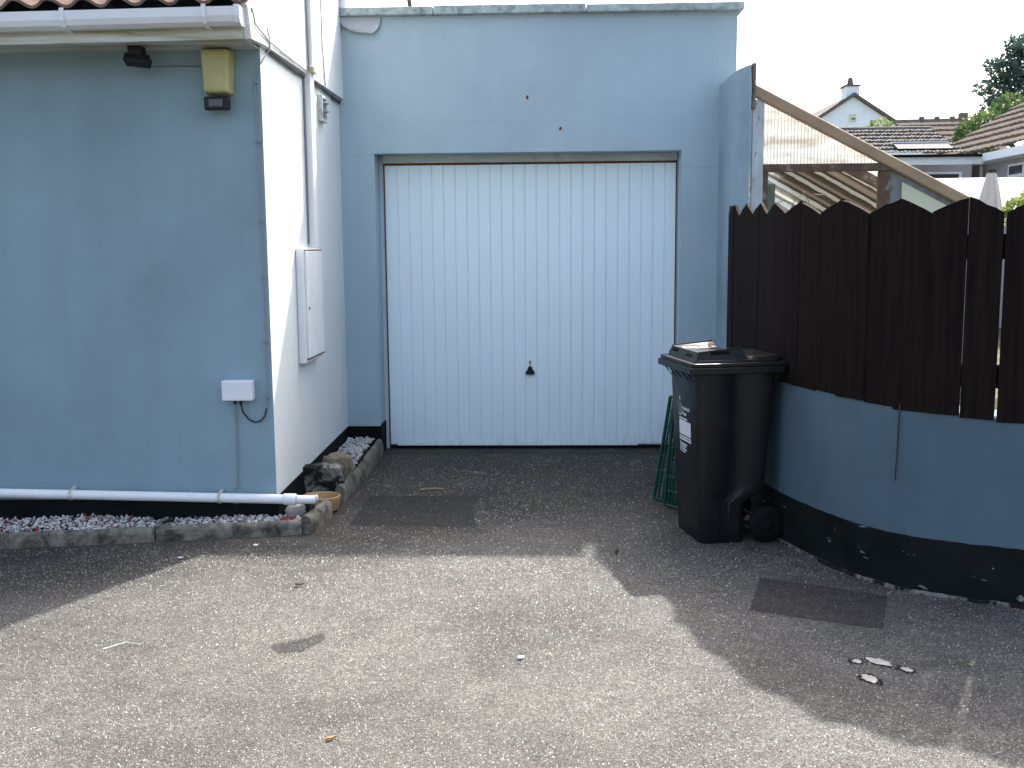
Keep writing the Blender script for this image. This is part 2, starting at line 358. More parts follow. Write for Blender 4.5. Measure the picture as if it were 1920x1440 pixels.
# exposed pale spots with dark tar rims
def spot(cx, cy, rx, ry, rot, label, dark=1.5):
    t = thing('paint_spot', (cx, cy, 0), label, 'paint spot', 'pale spots on the shaded tarmac')
    for nm, k, z, mt in (('tar_rim', dark, .0014, TARRIM), ('pale_fleck', 1, .0026, FLECK)):
        pts = []
        for i in range(22):
            a = i * math.tau / 22; q = k * rnd.uniform(.72, 1.2); x = rx * q * math.cos(a); y = ry * q * math.sin(a)
            pts.append((cx + x * math.cos(rot) - y * math.sin(rot), cy + x * math.sin(rot) + y * math.cos(rot), z))
        MB().add(pts, [tuple(range(22))]).build(nm, mt, t)
spot(1.153, 3.615, .048, .024, R(-50), 'largest pale oval paint spot on the shaded tarmac', 1.25)
spot(1.075, 3.62, .018, .018, .2, 'small curled pale paint spot just left of the large oval one', 1.6)
spot(1.225, 3.55, .016, .024, .6, 'small broken pale paint spot just right of the large oval one', 1.7)
spot(1.075, 3.47, .024, .036, .3, 'pale paint spot nearest the camera, below the large oval one', 1.45)

def litter(name, x, y, s, mt, label, cat, h=.004, rot=0, asp=.5):
    mb = MB(); n = 9; pts = []
    for i in range(n):
        a = i * math.tau / n; q = rnd.uniform(.75, 1.2); px = s * q * math.cos(a); py = s * asp * q * math.sin(a)
        pts.append((x + px * math.cos(rot) - py * math.sin(rot), y + px * math.sin(rot) + py * math.cos(rot), .005 + rnd.uniform(0, h)))
    mb.prism(pts, (0, 0, .004)); tag(mb.build(name, mt), label, cat)
litter('dead_leaf', .306, 4.914, .018, LEAFB, 'curled brown leaf on the tarmac left of the black bin', 'leaf', .02, .9)
litter('dead_leaf', -1.104, 4.42, .018, LEAFB, 'dark dead leaf lying alone on the tarmac out from the kerb corner', 'leaf', .015, .2)
litter('dead_leaf', .955, 4.98, .014, LEAFB, 'small dark leaf on the tarmac in front of the bin wheel', 'leaf', .012, .5)
litter('pebble', -.115, 3.62, .014, LIDPAINT, 'flat white pebble in the middle of the sunlit tarmac', 'pebble', .004, .1)
litter('pebble', -1.77, 4.82, .013, LIDPAINT, 'white pebble on the dark shaded tarmac by the front kerb', 'pebble', .006, .1)
litter('pebble', -1.47, 5.03, .012, LIDPAINT, 'white pebble on the tarmac close against the front kerb', 'pebble', .006, .1)
litter('dead_leaf', -.669, 2.987, .018, simple('orange_leaf', (.38, .16, .06), .8, .2, .2), 'flat orange fleck on the tarmac nearest the camera', 'leaf', .003, .6, .35)
tag(MB().tube([(-.80, 6.22, .01), (-.73, 6.225, .016), (-.66, 6.24, .01)], .006, 5).build('twig', simple('twig_wood', (.28, .2, .13), .8, .2, .2)), 'short pale brown twig on the dark tarmac by the garage door', 'twig')
tag(MB().tube([(-1.66, 3.68, .006), (-1.60, 3.745, .008), (-1.54, 3.73, .006)], .0014, 5).build('string', LIDPAINT), 'thin white bent string lying on the left tarmac', 'string')
# loose grit scattered on the drive
import numpy as np
def chips(n, seed):
    g_ = np.random.default_rng(seed)
    y = 2.5 + 4.9 * g_.random(n * 2) ** 1.25; x = (g_.random(n * 2) * 1.14 - .62) * y
    keep = ~((y > 5.15) & (x < -1.18)) & ~((x < -1.2) & (y > 5.22 + (x + 1.28) * .188)) & ~((x > .9) & (y > 4.1) & (y > 5.2 - (x - .9) * 1.0)) & (y < 7.35) & ~((x > .95) & (y > 5))
    inp = ((x > .80) & (x < 1.40) & (y > 3.94 + .0) & (y < 4.56)); keep &= ~(inp & (g_.random(n * 2) < .8))
    keep &= ~((x > -1.08) & (x < -.43) & (y > 5.42) & (y < 6.1) & (g_.random(n * 2) < .75)); keep &= ~((y > 5.0) & (g_.random(n * 2) < .35))
    x, y = x[keep][:n], y[keep][:n]; n = len(x)
    sz = g_.uniform(.0016, .0042, n) * np.clip(y / 4.2, .8, 1.25); a = g_.random(n) * 6.283; ht = sz * g_.uniform(.6, 1.5, n)
    V = np.zeros((n, 5, 3), np.float32)
    for k in range(4):
        rr = sz * g_.uniform(.7, 1.25, n); V[:, k, 0] = x + rr * np.cos(a + k * 1.571); V[:, k, 1] = y + rr * np.sin(a + k * 1.571); V[:, k, 2] = -.0003
    V[:, 4, 0] = x + sz * g_.uniform(-.5, .5, n); V[:, 4, 1] = y + sz * g_.uniform(-.5, .5, n); V[:, 4, 2] = ht
    tri = np.array([[0, 1, 4], [1, 2, 4], [2, 3, 4], [3, 0, 4]]); F = (np.arange(n)[:, None, None] * 5 + tri[None]).reshape(-1)
    me = bpy.data.meshes.new('grit'); me.vertices.add(n * 5); me.vertices.foreach_set('co', V.reshape(-1))
    me.loops.add(len(F)); me.loops.foreach_set('vertex_index', F.astype(np.int32)); nf = len(F) // 3; me.polygons.add(nf)
    me.polygons.foreach_set('loop_start', (np.arange(nf) * 3).astype(np.int32)); 
    try: me.polygons.foreach_set('loop_total', np.full(nf, 3, np.int32))
    except Exception: pass
    mi = g_.choice(5, n, p=[.38, .28, .20, .12, .02]); me.polygons.foreach_set('material_index', np.repeat(mi, 4).astype(np.int32))
    me.update(calc_edges=True); me.validate()
    for nm, c in (('chip_dark', (.018, .017, .016)), ('chip_mid', (.065, .063, .057)), ('chip_grey', (.13, .125, .108)), ('chip_pale', (.24, .228, .195)), ('chip_white', (.42, .40, .36))):
        k = NT(nm); k.col(c); k.rough(.5, .5); me.materials.append(k.m)
    o = bpy.data.objects.new('grit', me); COL.objects.link(o); return o
tag(chips(150000, 5), 'small stone chippings bedded all over the tarmac drive', 'grit', kind='stuff')

# ------------------------------------------------------------ left house
XS = -1.453; YW = 7.38; YF = 5.40
house = thing('house', (-5, 9, 0), 'pale blue-grey rendered house on the left with clay tiled roof and white gutter', 'house')
mb = MB(); mb.prism([(XS, YF, 0), (XS, 12.6, 0), (XS, 12.6, 2.50), (XS, 9, 5.0), (XS, YF, 2.50)], (-8.5, 0, 0)); mb.mi[6] = 1; mb.mi[0] = 2; mb.build('wall', [PAINT, PAINT_FRONT_SHADE, PAINT_SIDE_LIGHT], house)
MB().box(-9.95, XS + .008, YF - .008, 12.6, 0, .148).build('plinth', BLACK, house)
# plinth along the side wall rises a little further back
MB().prism([(XS + .0085, YF + .02, .148), (XS + .0085, YW, .148), (XS + .0085, YW, .20), (XS + .0085, YF + .02, .165)], (-.05, 0, 0)).build('plinth', BLACK, house)
# white boarded gable above the ledge
mb = MB(); mb.prism([(XS + .03, 5.15, 2.455), (XS + .03, 5.40, 2.47), (XS + .03, 12.7, 2.47), (XS + .03, 12.7, 2.6), (XS + .03, 9, 5.15), (XS + .03, 5.10, 2.60)], (-.035, 0, 0)); mb.build('gable_board', WHITE_PAINT, house, bevel=.002)
MB().prism([(XS - .006, 5.13, 2.452), (XS - .006, 5.13, 2.575), (-9.95, 5.13, 2.50), (-9.95, 5.13, 2.38)], (0, .03, 0)).build('fascia', UPVC, house)
MB().box(-9.95, XS - .006, 5.161, YF - .001, 2.452, 2.462).build('soffit', UPVC, house)
# gutter, squared ogee profile
prof = [(5.128, 2.59), (5.128, 2.53), (5.115, 2.518), (5.07, 2.516), (5.045, 2.53), (5.033, 2.555), (5.03, 2.595), (5.036, 2.597), (5.04, 2.557), (5.052, 2.536), (5.07, 2.523), (5.12, 2.523), (5.122, 2.59)]
prof = [(y, z - .013) for y, z in prof]
g = MB().prism([(XS + .006, y, z) for y, z in prof], (-8.5, 0, -.085)).build('gutter', GUTTER, house)
MB().prism([(XS + .010, y, z - .013) for y, z in ((5.13, 2.60), (5.13, 2.514), (5.07, 2.510), (5.04, 2.522), (5.026, 2.552), (5.024, 2.602))], (-.028, 0, 0)).build('gutter_end_cap', GUTTER, g, bevel=.003)
for bx in (-1.60, -2.27, -3.1, -4.0):
    b = MB(); pr = [(5.129, 2.508), (5.07, 2.508), (5.04, 2.52), (5.024, 2.55), (5.021, 2.606), (5.027, 2.606), (5.03, 2.555), (5.046, 2.527), (5.07, 2.515), (5.129, 2.515)]
    b.prism([(bx, y, z - .013 + .01 * (bx - XS)) for y, z in pr], (-.02, 0, 0)); b.build('gutter_bracket', GUTTER, g, bevel=.001)
def tile_roof(name, P00, P10, P01, P11, nc, nr, mat, parent, amp=.02, lift=.02, seg=6, solid=.014):
    """bilinear roof: P00-P10 eave, P01-P11 ridge; nc courses, nr rolls"""
    P00, P10, P01, P11 = map(Vector, (P00, P10, P01, P11)); nn = (P10 - P00).cross(P01 - P00).normalized()
    if nn.z < 0: nn = -nn
    mb = MB(); nx = nr * seg
    for j in range(nc):
        t0 = j / nc; t1 = (j + 1.12) / nc
        def fn(u, v, t0=t0, t1=t1, j=j):
            riser = (j > 0 and v < .25); v = 0 if v < .75 else 1; t = t0 + (t1 - t0) * v; a = P00.lerp(P10, u).lerp(P01.lerp(P11, u), min(t, 1.02))
            ph = u * nr * 2 * math.pi + (0)
            tile = int(u * nr); h = math.sin(ph); h = (abs(h) ** .8) * (1 if h > 0 else -1)
            r_ = ((tile * 7919 + j * 104729) % 97) / 97 - .5
            return a + nn * (amp * h + (-.01 - amp * h * .9 if riser else lift * (1 - v) + r_ * lift * .25))
        mb.grid(fn, nx, 2)
    return mb.build(name, mat, parent, solid=solid)
nn = tile_roof('roof_tiles', (-9.9, 5.045, 2.537), (XS + .05, 5.045, 2.603), (-9.9, 9, 5.20), (XS + .05, 9, 5.20), 14, 52, TILE_N, house, .020, .018, 8)
tile_roof('roof_tiles', (XS + .05, 12.8, 2.70), (-9.9, 12.8, 2.70), (XS + .05, 9, 5.20), (-9.9, 9, 5.20), 14, 52, TILE_N, house, .022, .02, 4)

# things on the side wall
t = thing('service_duct', (XS + .03, 6.47, 1.49), 'tall white box duct running down the sunlit side wall to the meter cabinet', 'duct')
MB().box(XS + .001, XS + .045, 6.315, 6.415, 1.467, 2.50).build('duct_cover', WHITE_PAINT, t, bevel=.004)
MB().box(XS + .031, XS + .060, 6.325, 6.395, 2.50, 4.3).build('upper_pipe', WHITE_PAINT, t, bevel=.01)
MB().box(XS + .001, XS + .066, 6.309, 6.421, 2.485, 2.515).build('collar', UPVC, t, bevel=.003)
MB().tube([(XS + .008, 6.305, 1.49), (XS + .008, 6.305, 2.46)], .005, 6).build('side_cable', CABLE_G, t)
MB().tube([(XS + .04, 6.31, 2.5), (XS + .036, 6.30, 2.9), (XS + .036, 6.305, 4.2)], .005, 6).build('side_cable', CABLE_G, t)
t = thing('meter_cabinet', (XS, 6.28, .82), 'white metal meter cabinet with rusty edges on the side wall', 'meter cabinet')
MB().box(XS + .001, XS + .045, 5.985, 6.43, .805, 1.466).build('cabinet_body', WHITE_PAINT, t, bevel=.006)
MB().box(XS + .045, XS + .057, 6.01, 6.425, .832, 1.447).build('door', WHITE_PAINT, t, bevel=.004)
MB().box(XS + .0452, XS + .055, 6.005, 6.428, 1.448, 1.454).build('rust_strip', RUST, t)
MB().box(XS + .0452, XS + .056, 6.01, 6.428, .825, .831).build('rust_strip', RUST, t)
MB().tube([(XS + .056, 6.045, 1.12), (XS + .061, 6.045, 1.12)], .008, 10).build('lock', RUST, t)
# air vent
t = thing('wall_vent', (XS, 6.85, 2.34), 'small square vent frame with two stub pipes on side wall below the ledge', 'vent')
mb = MB(); y0, y1, z0, z1 = 6.70, 6.85, 2.25, 2.41
mb.box(XS + .001, XS + .03, y0, y0 + .02, z0, z1).box(XS + .001, XS + .03, y1 - .02, y1, z0, z1).box(XS + .001, XS + .03, y0 + .02, y1 - .02, z0, z0 + .018).box(XS + .001, XS + .03, y0 + .02, y1 - .02, z1 - .018, z1)
mb.build('frame', FLAKEWOOD, t, bevel=.002)
MB().box(XS + .001, XS + .008, y0 + .02, y1 - .02, z0 + .018, z1 - .018).build('dark_back', DARKGAP, t)
for zz in (2.315, 2.365): MB().tube([(XS + .008, 6.775, zz), (XS + .035, 6.775, zz), (XS + .055, 6.775, zz - .004)], [.014, .012, .004], 8).build('stub_pipe', CABLE_G, t)
# cables along ledge
def sagline(pts, r, seg=5):
    out = []
    for a, b in zip(pts, pts[1:]):
        for k in range(seg): out.append(Vector(a).lerp(Vector(b), k / seg) + Vector((rnd.uniform(-.001, .001), 0, rnd.uniform(-.0015, .0015))))
    out.append(Vector(pts[-1])); return out
tag(MB().tube(sagline([(XS + .035, 5.155, 2.60), (XS + .036, 5.20, 2.535), (XS + .036, 5.45, 2.50), (XS + .036, 5.7, 2.492), (XS + .036, 6.30, 2.482)], .004), .0042, 6).build('cable', CABLE_G), 'grey cable running along the bottom of the white gable board from the gutter end', 'cable')
tag(MB().tube(sagline([(XS + .012, 5.50, 2.462), (XS + .014, 5.8, 2.455), (XS + .012, 6.1, 2.45), (XS + .012, 6.30, 2.455)], .004), .006, 6).build('cable', CABLE_K), 'dark cable tucked under the ledge left of the white duct', 'cable')
tag(MB().tube(sagline([(XS + .012, 6.43, 2.46), (XS + .014, 6.8, 2.455), (XS + .012, 7.1, 2.45), (XS + .012, 7.36, 2.452), (XS + .02, 7.3, 2.43), (XS + .012, 7.1, 2.44)], .004), .006, 6).build('cable', CABLE_K), 'dark cable under the ledge right of the white duct', 'cable')
tag(MB().tube(sagline([(XS + .036, 6.72, 4.2), (XS + .036, 6.70, 3.1), (XS + .036, 6.72, 2.7), (XS + .036, 6.78, 2.47)], .004), .004, 6).build('cable', CABLE_G), 'thin grey cable hanging down the upper side wall right of the duct', 'cable')
tag(MB().tube(sagline([(XS + .036, 5.42, 2.56), (XS + .036, 5.46, 2.51), (XS + .036, 5.455, 2.46), (XS + .012, 5.40, 2.40), (XS - .01, 5.385, 2.35), (-1.482, 5.388, 2.29), (-1.478, 5.388, 1.8), (-1.474, 5.388, 1.2), (-1.478, 5.388, .70), (-1.486, 5.388, .64)], .004), .0036, 6).build('cable', CABLE_G), 'thin grey cable down the front wall corner to the white junction box', 'cable')
t = thing('cable_clips', (-1.478, 5.39, .7), 'row of tiny clips holding the cable at the front wall corner', 'cable clip')
for z in (2.29, 2.0, 1.6, 1.32, .99, .70): MB().box(-1.489, -1.467, 5.38, 5.395, z - .004, z + .004).build('clip', CABLE_G, t)
# front wall things
t = thing('junction_box', (-1.62, 5.39, .70), 'white plastic junction box low on the front wall of the house', 'junction box')
MB().box(-1.705, -1.545, 5.335, 5.399, .685, .790).build('case', GUTTER, t, bevel=.007)
for x in (-1.645, -1.615): MB().tube([(x, 5.37, .69), (x, 5.37, .664)], .008, 8).build('gland', BLKPL, t)
tag(MB().tube([(-1.615, 5.37, .665), (-1.607, 5.376, .62), (-1.582, 5.384, .582), (-1.55, 5.386, .565), (-1.52, 5.388, .572), (-1.497, 5.388, .598), (-1.487, 5.388, .638)], .0045, 6).build('cable', CABLE_K), 'looped black cable hanging below the white junction box', 'cable')
tag(MB().tube(sagline([(-1.645, 5.372, .665), (-1.648, 5.387, .6), (-1.650, 5.388, .4), (-1.654, 5.388, .22), (-1.68, 5.388, .205)], .004), .004, 6).build('cable', CABLE_G), 'straight grey cable dropping from the junction box to the waste pipe', 'cable')
t = thing('alarm_box', (-1.655, 5.39, 2.21), 'aged yellow alarm bell box under the soffit at the house corner', 'alarm box')
mb = MB(); c = -1.657
mb.loft([[(c - .078, 5.399, z1), (c + .078, 5.399, z1), (c + .066 , 5.30, z2), (c - .066, 5.30, z2)] for z1, z2 in ((2.224, 2.232), (2.25, 2.25), (2.40, 2.40), (2.448, 2.440))])
mb.v = [Vector((c + (v.x - c) * (1 if v.z > 2.3 else .9), v.y, v.z)) for v in mb.v]
mb.build('alarm_cover', YELLOW, t, bevel=.014, seg=4)
t = thing('floodlight', (-1.655, 5.39, 2.15), 'small black floodlight directly below the yellow alarm box', 'floodlight')
MB().box(-1.722, -1.598, 5.315, 5.36, 2.150, 2.215).build('lamp_body', BLKPL, t, bevel=.008)
MB().box(-1.695, -1.625, 5.310, 5.3145, 2.165, 2.20).build('lamp_glass', GLASS, t)
MB().box(-1.67, -1.64, 5.36, 5.399, 2.165, 2.19).build('bracket', BLKPL, t, bevel=.003)
t = thing('floodlight', (-2.06, 5.3, 2.42), 'black floodlight tilted under the soffit left of the alarm box', 'floodlight')
mb = MB().box(-.062, .062, -.03, .03, -.022, .022); q = Matrix.Rotation(R(7), 3, 'Y') @ Matrix.Rotation(R(-25), 3, 'X')
mb.v = [q @ v + Vector((-2.025, 5.27, 2.384)) for v in mb.v]; mb.build('lamp_body', BLKPL, t, bevel=.006)
MB().box(-2.068, -1.998, 5.25, 5.32, 2.405, 2.4515).build('bracket', BLKPL, t, bevel=.006)
tag(MB().tube([(-2.0, 5.37, 2.37), (-1.9, 5.388, 2.375), (-1.74, 5.388, 2.372)], .0016, 5).build('cable', CABLE_K), 'thin dark cable between floodlight and alarm box under the soffit', 'cable')
# waste pipe
t = thing('waste_pipe', (-2.2, 5.33, .18), 'white plastic waste pipe running low along the front wall into the dish', 'pipe')
yp = 5.345
MB().tube([(-6, yp, .245), (-2.9, yp, .196), (-1.45, yp, .166), (-1.39, yp, .165)], .025, 14).build('pipe', WHITE_PAINT, t, smooth=True)
MB().tube([(-1.405, yp, .165), (-1.40, yp, .165), (-1.34, yp, .164), (-1.335, yp, .164)], [.026, .030, .030, .027], 14).build('coupler', WHITE_PAINT, t, smooth=True)
MB().tube([(-1.336, yp, .164), (-1.29, yp + .01, .160), (-1.235, yp + .03, .156)], .0225, 14).build('outlet', WHITE_PAINT, t, smooth=True)
MB().tube([(-1.245, yp + .025, .157), (-1.232, yp + .031, .1565)], .026, 14).build('outlet_lip', UPVC, t, smooth=True)
for bx, bz in ((-1.74, .1715), (-2.53, .188)): MB().tube([(bx - .007, yp, bz), (bx + .007, yp, bz)], .030, 14).box(bx - .006, bx + .006, yp + .02, 5.398, bz + .018, bz + .035).build('pipe_clip', UPVC, t)
tag(MB().tube([(-1.72, 5.385, .145), (-1.66, 5.37, .135), (-1.61, 5.37, .15), (-1.58, 5.372, .165)], .004, 5).build('cable', CABLE_G), 'short loose grey cable looped under the waste pipe', 'cable')

# ------------------------------------------------------------ garage
YD = 7.60
gar = thing('garage', (0, 10, 0), 'flat roofed pale blue-grey garage with concrete coping and wide white door', 'garage')
mb = MB(); XR = 1.25
mb.box(XS - .02, -1.219, YW, YD, 0, 3.01).box(.888, XR, YW, YD, 0, 3.01).box(-1.219, .888, YW, YD, 2.103, 3.01)
mb.box(XS - .02, -1.42, YD, 13.5, 0, 3.01).box(XR - .2, XR, YD, 13.5, 0, 3.01).box(-1.42, XR - .2, 13.3, 13.5, 0, 3.01)
mb.build('wall', PAINT, gar)
MB().box(-1.42, XR - .2, YD + .001, 13.3, 2.80, 2.86).build('roof', GREYREND, gar)
MB().box(XS + .002, -1.211, YW - .008, YW, 0, .20).box(-1.219, -1.211, YW, YD - .01, 0, .21).build('plinth', BLACK, gar)
MB().box(.880, XR, YW - .008, YW, 0, .20).box(.880, .888, YW, YD - .01, 0, .21).build('plinth', BLACK, gar)
for a, b, dz in ((-1.445, -.79, 0), (-.786, .235, .004), (.239, 1.285, -.003)):
    mb = MB(); n = 14
    for sgn in (0,):
        mb.grid(lambda u, v: (a + (b - a) * u, YW - .06 + .30 * v, 3.062 + dz + rnd.uniform(-.003, .003)), n, 2)
        mb.grid(lambda u, v: (a + (b - a) * u, YW - .06, 3.012 + .05 * v + dz * v + (rnd.uniform(-.004, .004) if v in (0,) else 0)), n, 3)
    mb = MB().box(a, b, YW - .06, YW + .25, 3.0105, 3.063 + dz); mb.build('coping_stone', COPE, gar, bevel=.006)
for side in ((XR - .2, XR + .04, YW + .251, 13.55), (-1.6, -1.25, YW + .251, 13.55)): MB().box(side[0], side[1], side[2], side[3], 3.0105, 3.06).build('coping_stone', COPE, gar, bevel=.006)
# lead flap under the coping corner
mb = MB(); pts = [(-1.449, 3.04), (-1.448, 3.0), (-1.43, 2.975), (-1.40, 2.945), (-1.35, 2.918), (-1.30, 2.905), (-1.24, 2.90), (-1.205, 2.898), (-1.18, 2.915), (-1.16, 2.945), (-1.152, 2.985), (-1.152, 3.009)]
mb.prism([(x, YW - .004 - (3.01 - z) * .26 - .05 * max(0, (-1.33 - x)) * 4, z) for x, z in pts], (0, -.004, 0)); mb.build('lead_flap', simple('lead_sheet', (.40, .44, .47), .6, .4, .1), gar)
tag(MB().tube([(-1.405, YW - .02, 3.9), (-1.405, YW - .02, 3.3), (-1.40, YW - .03, 3.08), (-1.405, YW - .01, 3.02)], .028, 12).build('downpipe', WHITE_PAINT, smooth=True), 'white round downpipe in the corner above the garage coping', 'pipe')
CRACK = simple('hairline', (.16, .21, .25), .9, .1, .2)
for pts in ([(.892, 1.985), (.98, 1.990), (1.06, 1.983), (1.15, 1.988), (1.235, 1.982)], [(-1.435, 2.083), (-1.36, 2.090), (-1.30, 2.086), (-1.222, 2.094)], [(-.95, 2.30), (-.5, 2.312), (-.1, 2.305), (.4, 2.311), (.85, 2.30)]):
    MB().tube([(x, YW + .0004, z) for x, z in pts], .0011 if pts[0][0] != -.95 else .0008, 4).build('hairline_crack', CRACK, gar)
# chips in render
litm = concrete('chip_brown', (.12, .06, .03))
for x, z, s, lb in ((-.16, 2.465, .014, 'larger brown chip hole in the wall above the garage door'), (.064, 2.256, .012, 'smaller brown chip hole just above the garage door head')):
    pts = []
    for i in range(9):
        a = i * math.tau / 9; q = rnd.uniform(.7, 1.2); pts.append((x + s * .7 * q * math.cos(a), YW - .002, z + s * q * 1.1 * math.sin(a)))
    tag(MB().prism(pts, (0, .01, 0)).build('wall_plug', litm), lb, 'wall plug')
# door
d = thing('garage_door', (-.15, YD, 0), 'white vertically ribbed up-and-over garage door with black handle', 'garage door')
x0, x1 = -1.178, .872; nr = 25; pw = (x1 - x0) / nr; zb, zt = .028, 2.043; yb = YD - .004
sec = [(x0, yb - .028)]
for i in range(nr):
    a = x0 + i * pw; j = rnd.uniform(-.001, .001); wv = rnd.uniform(-.0012, .0012)
    sec += [(a + .002, yb - .028), (a + .004, yb - .019), (a + .009, yb - .019), (a + .011, yb - .028), (a + pw * .5, yb - .0285 + wv), (a + pw - .001, yb - .0283 + wv)]
sec += [(x1, yb - .028)]
mb = MB(); n = len(sec)
zs = [zb + .012, .4, .8, 1.2, 1.6, zt - .01]
for i in range(n):
    for z in zs: mb.v.append(Vector((sec[i][0], sec[i][1] + .0015 * math.sin(sec[i][0] * 9 + z * 3), z)))
nz = len(zs)
for i in range(n - 1):
    for k in range(nz - 1): mb.f.append((i * nz + k, (i + 1) * nz + k, (i + 1) * nz + k + 1, i * nz + k + 1)); mb.mi.append(0)
mb.box(x0, x1, yb - .016, yb - .002, zb, zt)
mb.build('panel', DOOR, d)
MB().box(x0 + .05, x1 - .25, yb - .033, yb - .017, zb - .004, zb + .010).build('bottom_rail', DOOR, d, bevel=.002)
mb = MB()
for i in range(nr):
    a = x0 + i * pw + .009; mb.prism([(a - .010, yb - .034, zb + .010), (a + .010, yb - .034, zb + .010), (a + .006, yb - .034, zb + .019), (a - .006, yb - .034, zb + .019)], (0, .006, 0))
mb.build('rail_tabs', DOOR, d)
MB().box(x0 - .004, x1 + .004, yb - .024, yb, 0, zb - .005).build('bottom_seal', DARKGAP, d)
MB().box(x0, x1, yb - .025, yb - .015, zt - .009, zt + .004).build('rust_strip', RUST, d)
MB().box(x0 - .0115, x0 - .001, yb - .024, yb - .012, .03, zt).build('rust_strip', RUST, d)
MB().box(x1 + .002, x1 + .008, yb - .03, yb - .012, .03, zt).build('rust_strip', RUST, d)
FRAME = simple('frame_paint', (.46, .52, .48), .7, .3, .12, 6, 50, .2, .003, dirt=(.25, .27, .22), dthr=(.55, .8))
JAMB = simple('jamb_paint', (.52, .60, .66), .6, .3, .1, 6, 50, .1, .002)
MB().box(-1.2185, x0 - .012, yb - .02, yb + .05, 0, 2.10).build('frame_jamb', JAMB, d)
MB().box(x1 + .010, .8875, yb - .02, yb + .05, 0, 2.10).build('frame_jamb', JAMB, d)
MB().box(x0 - .0115, x1 + .0095, yb - .045, yb + .05, zt + .006, 2.1025).build('frame_head', FRAME, d, bevel=.002)
h = MB().prism([(-.157 + a, yb - .052, .576 + b) for a, b in ((-.012, .026), (.012, .026), (.019, .004), (.033, -.016), (.033, -.026), (.026, -.031), (-.026, -.031), (-.033, -.026), (-.033, -.016), (-.019, .004))], (0, .022, 0)).build('handle', BLKPL, d, bevel=.006, seg=3)
MB().tube([(-.157, yb - .031, .60), (-.157, yb - .05, .595)], .007, 8).build('handle_stem', BLKPL, h)
MB().prism([(-.157 + a, yb - .033, .622 + b) for a, b in ((-.007, .018), (.0, .022), (.007, .018), (.008, .010), (.003, 0), (.003, -.012), (-.003, -.012), (-.003, 0), (-.008, .010))], (0, .006, 0)).build('keyhole_plate', simple('brass', (.20, .14, .08), .5, .5, .2, metal=.5), d)

# ------------------------------------------------------------ gravel bed
tag(MB().add([(-6.0, 4.98 - .25, .0), (-2.73, 5.02, .0), (-1.24, 5.28, 0), (-1.22, 7.38, 0), (-1.461, 7.38, 0), (-1.461, 5.392, 0), (-6, 5.392, 0)], [tuple(range(7))]).build('soil_bed', SOIL), kind='structure')
bpy.data.objects['soil_bed'].location.z = .035
def yk(x): return 5.248 + (x + 1.28) * .188   # outer foot line of the front kerb
WG = simple('white_chip', (.52, .52, .50), .8, .3, .18, 60, 90, .1, .002)
RG = simple('red_chip', (.22, .055, .045), .8, .3, .3, 60, 90, .1, .002)
GG = simple('grey_chip', (.22, .22, .21), .8, .3, .3, 60, 90, .1, .002)
gv = MB(); cnt = 0
while cnt < 3600:
    x = rnd.uniform(-3.9, -1.29); lo = yk(x) + .05; y = rnd.uniform(lo, 5.385)
    if rnd.random() < .35 * max(0, (y - 5.2) / .2) and x > -2: continue
    gv.cur = rnd.choices((0, 1, 2), (.68, .18, .14))[0]
    rock_into(gv, (x, y, .045 + .018 * math.sin(x * 7) * .5 + rnd.uniform(0, .018)), rnd.uniform(.007, .015), rnd); cnt += 1
tag(gv.build('gravel', [WG, RG, GG]), 'white and red gravel chips in the front bed below the waste pipe', 'gravel', kind='stuff')
gv = MB()
for i in range(900):
    y = rnd.uniform(6.25, 7.34); x = rnd.uniform(-1.445, -1.265)
    gv.cur = rnd.choices((0, 2), (.9, .1))[0]; rock_into(gv, (x, y, .055 + .05 * (y - 6.25) + rnd.uniform(0, .018)), rnd.uniform(.009, .018), rnd)
tag(gv.build('gravel', [WG, RG, GG]), 'white gravel chips in the side bed leading to the garage wall', 'gravel', kind='stuff')

def kerb(pts, label, h0=.075, wd=.055, nseg=14):
    a, b = Vector((*pts[0], 0)), Vector((*pts[1], 0)); t = (b - a).normalized(); nrm = Vector((-t.y, t.x, 0))
    rings = []
    for k in range(nseg + 1):
        p = a.lerp(b, k / nseg); hh = h0 + rnd.uniform(-.004, .004); ring = []
        pr = [(0, -.03), (0, hh * .55), (.006, hh * .82), (.018, hh * .97), (wd / 2, hh), (wd - .016, hh * .97), (wd - .004, hh * .82), (wd, hh * .5), (wd, -.03)]
        for q, z in pr: ring.append(p + nrm * (q + rnd.uniform(-.002, .002)) + Vector((0, 0, z + rnd.uniform(-.0015, .0015))))
        rings.append(ring)
    return tag(MB().loft(rings).build('kerb_stone', KERB, smooth=True), label, 'kerb', 'concrete kerb edging round the gravel bed')
kerb([(-4.6, 4.60 + .02), (-2.94, 4.935)], 'concrete kerb stone furthest left, mostly out of the picture')
kerb([(-2.935, 4.935), (-2.005, 5.108)], 'dirty round-topped kerb stone at the left end of the front edge')
kerb([(-2.0, 5.112), (-1.29, 5.245)], 'round-topped kerb stone in the front edge, right of the left one')
kerb([(-1.238, 5.262), (-1.205, 5.62)], 'short angled corner kerb stone beside the yellow dish', .095, .065, 6)
kerb([(-1.205, 5.95), (-1.185, 6.62)], 'side kerb stone from the concrete block towards the garage', .10)
kerb([(-1.185, 6.625), (-1.20, 7.36)], 'side kerb stone ending at the garage wall plinth', .115)

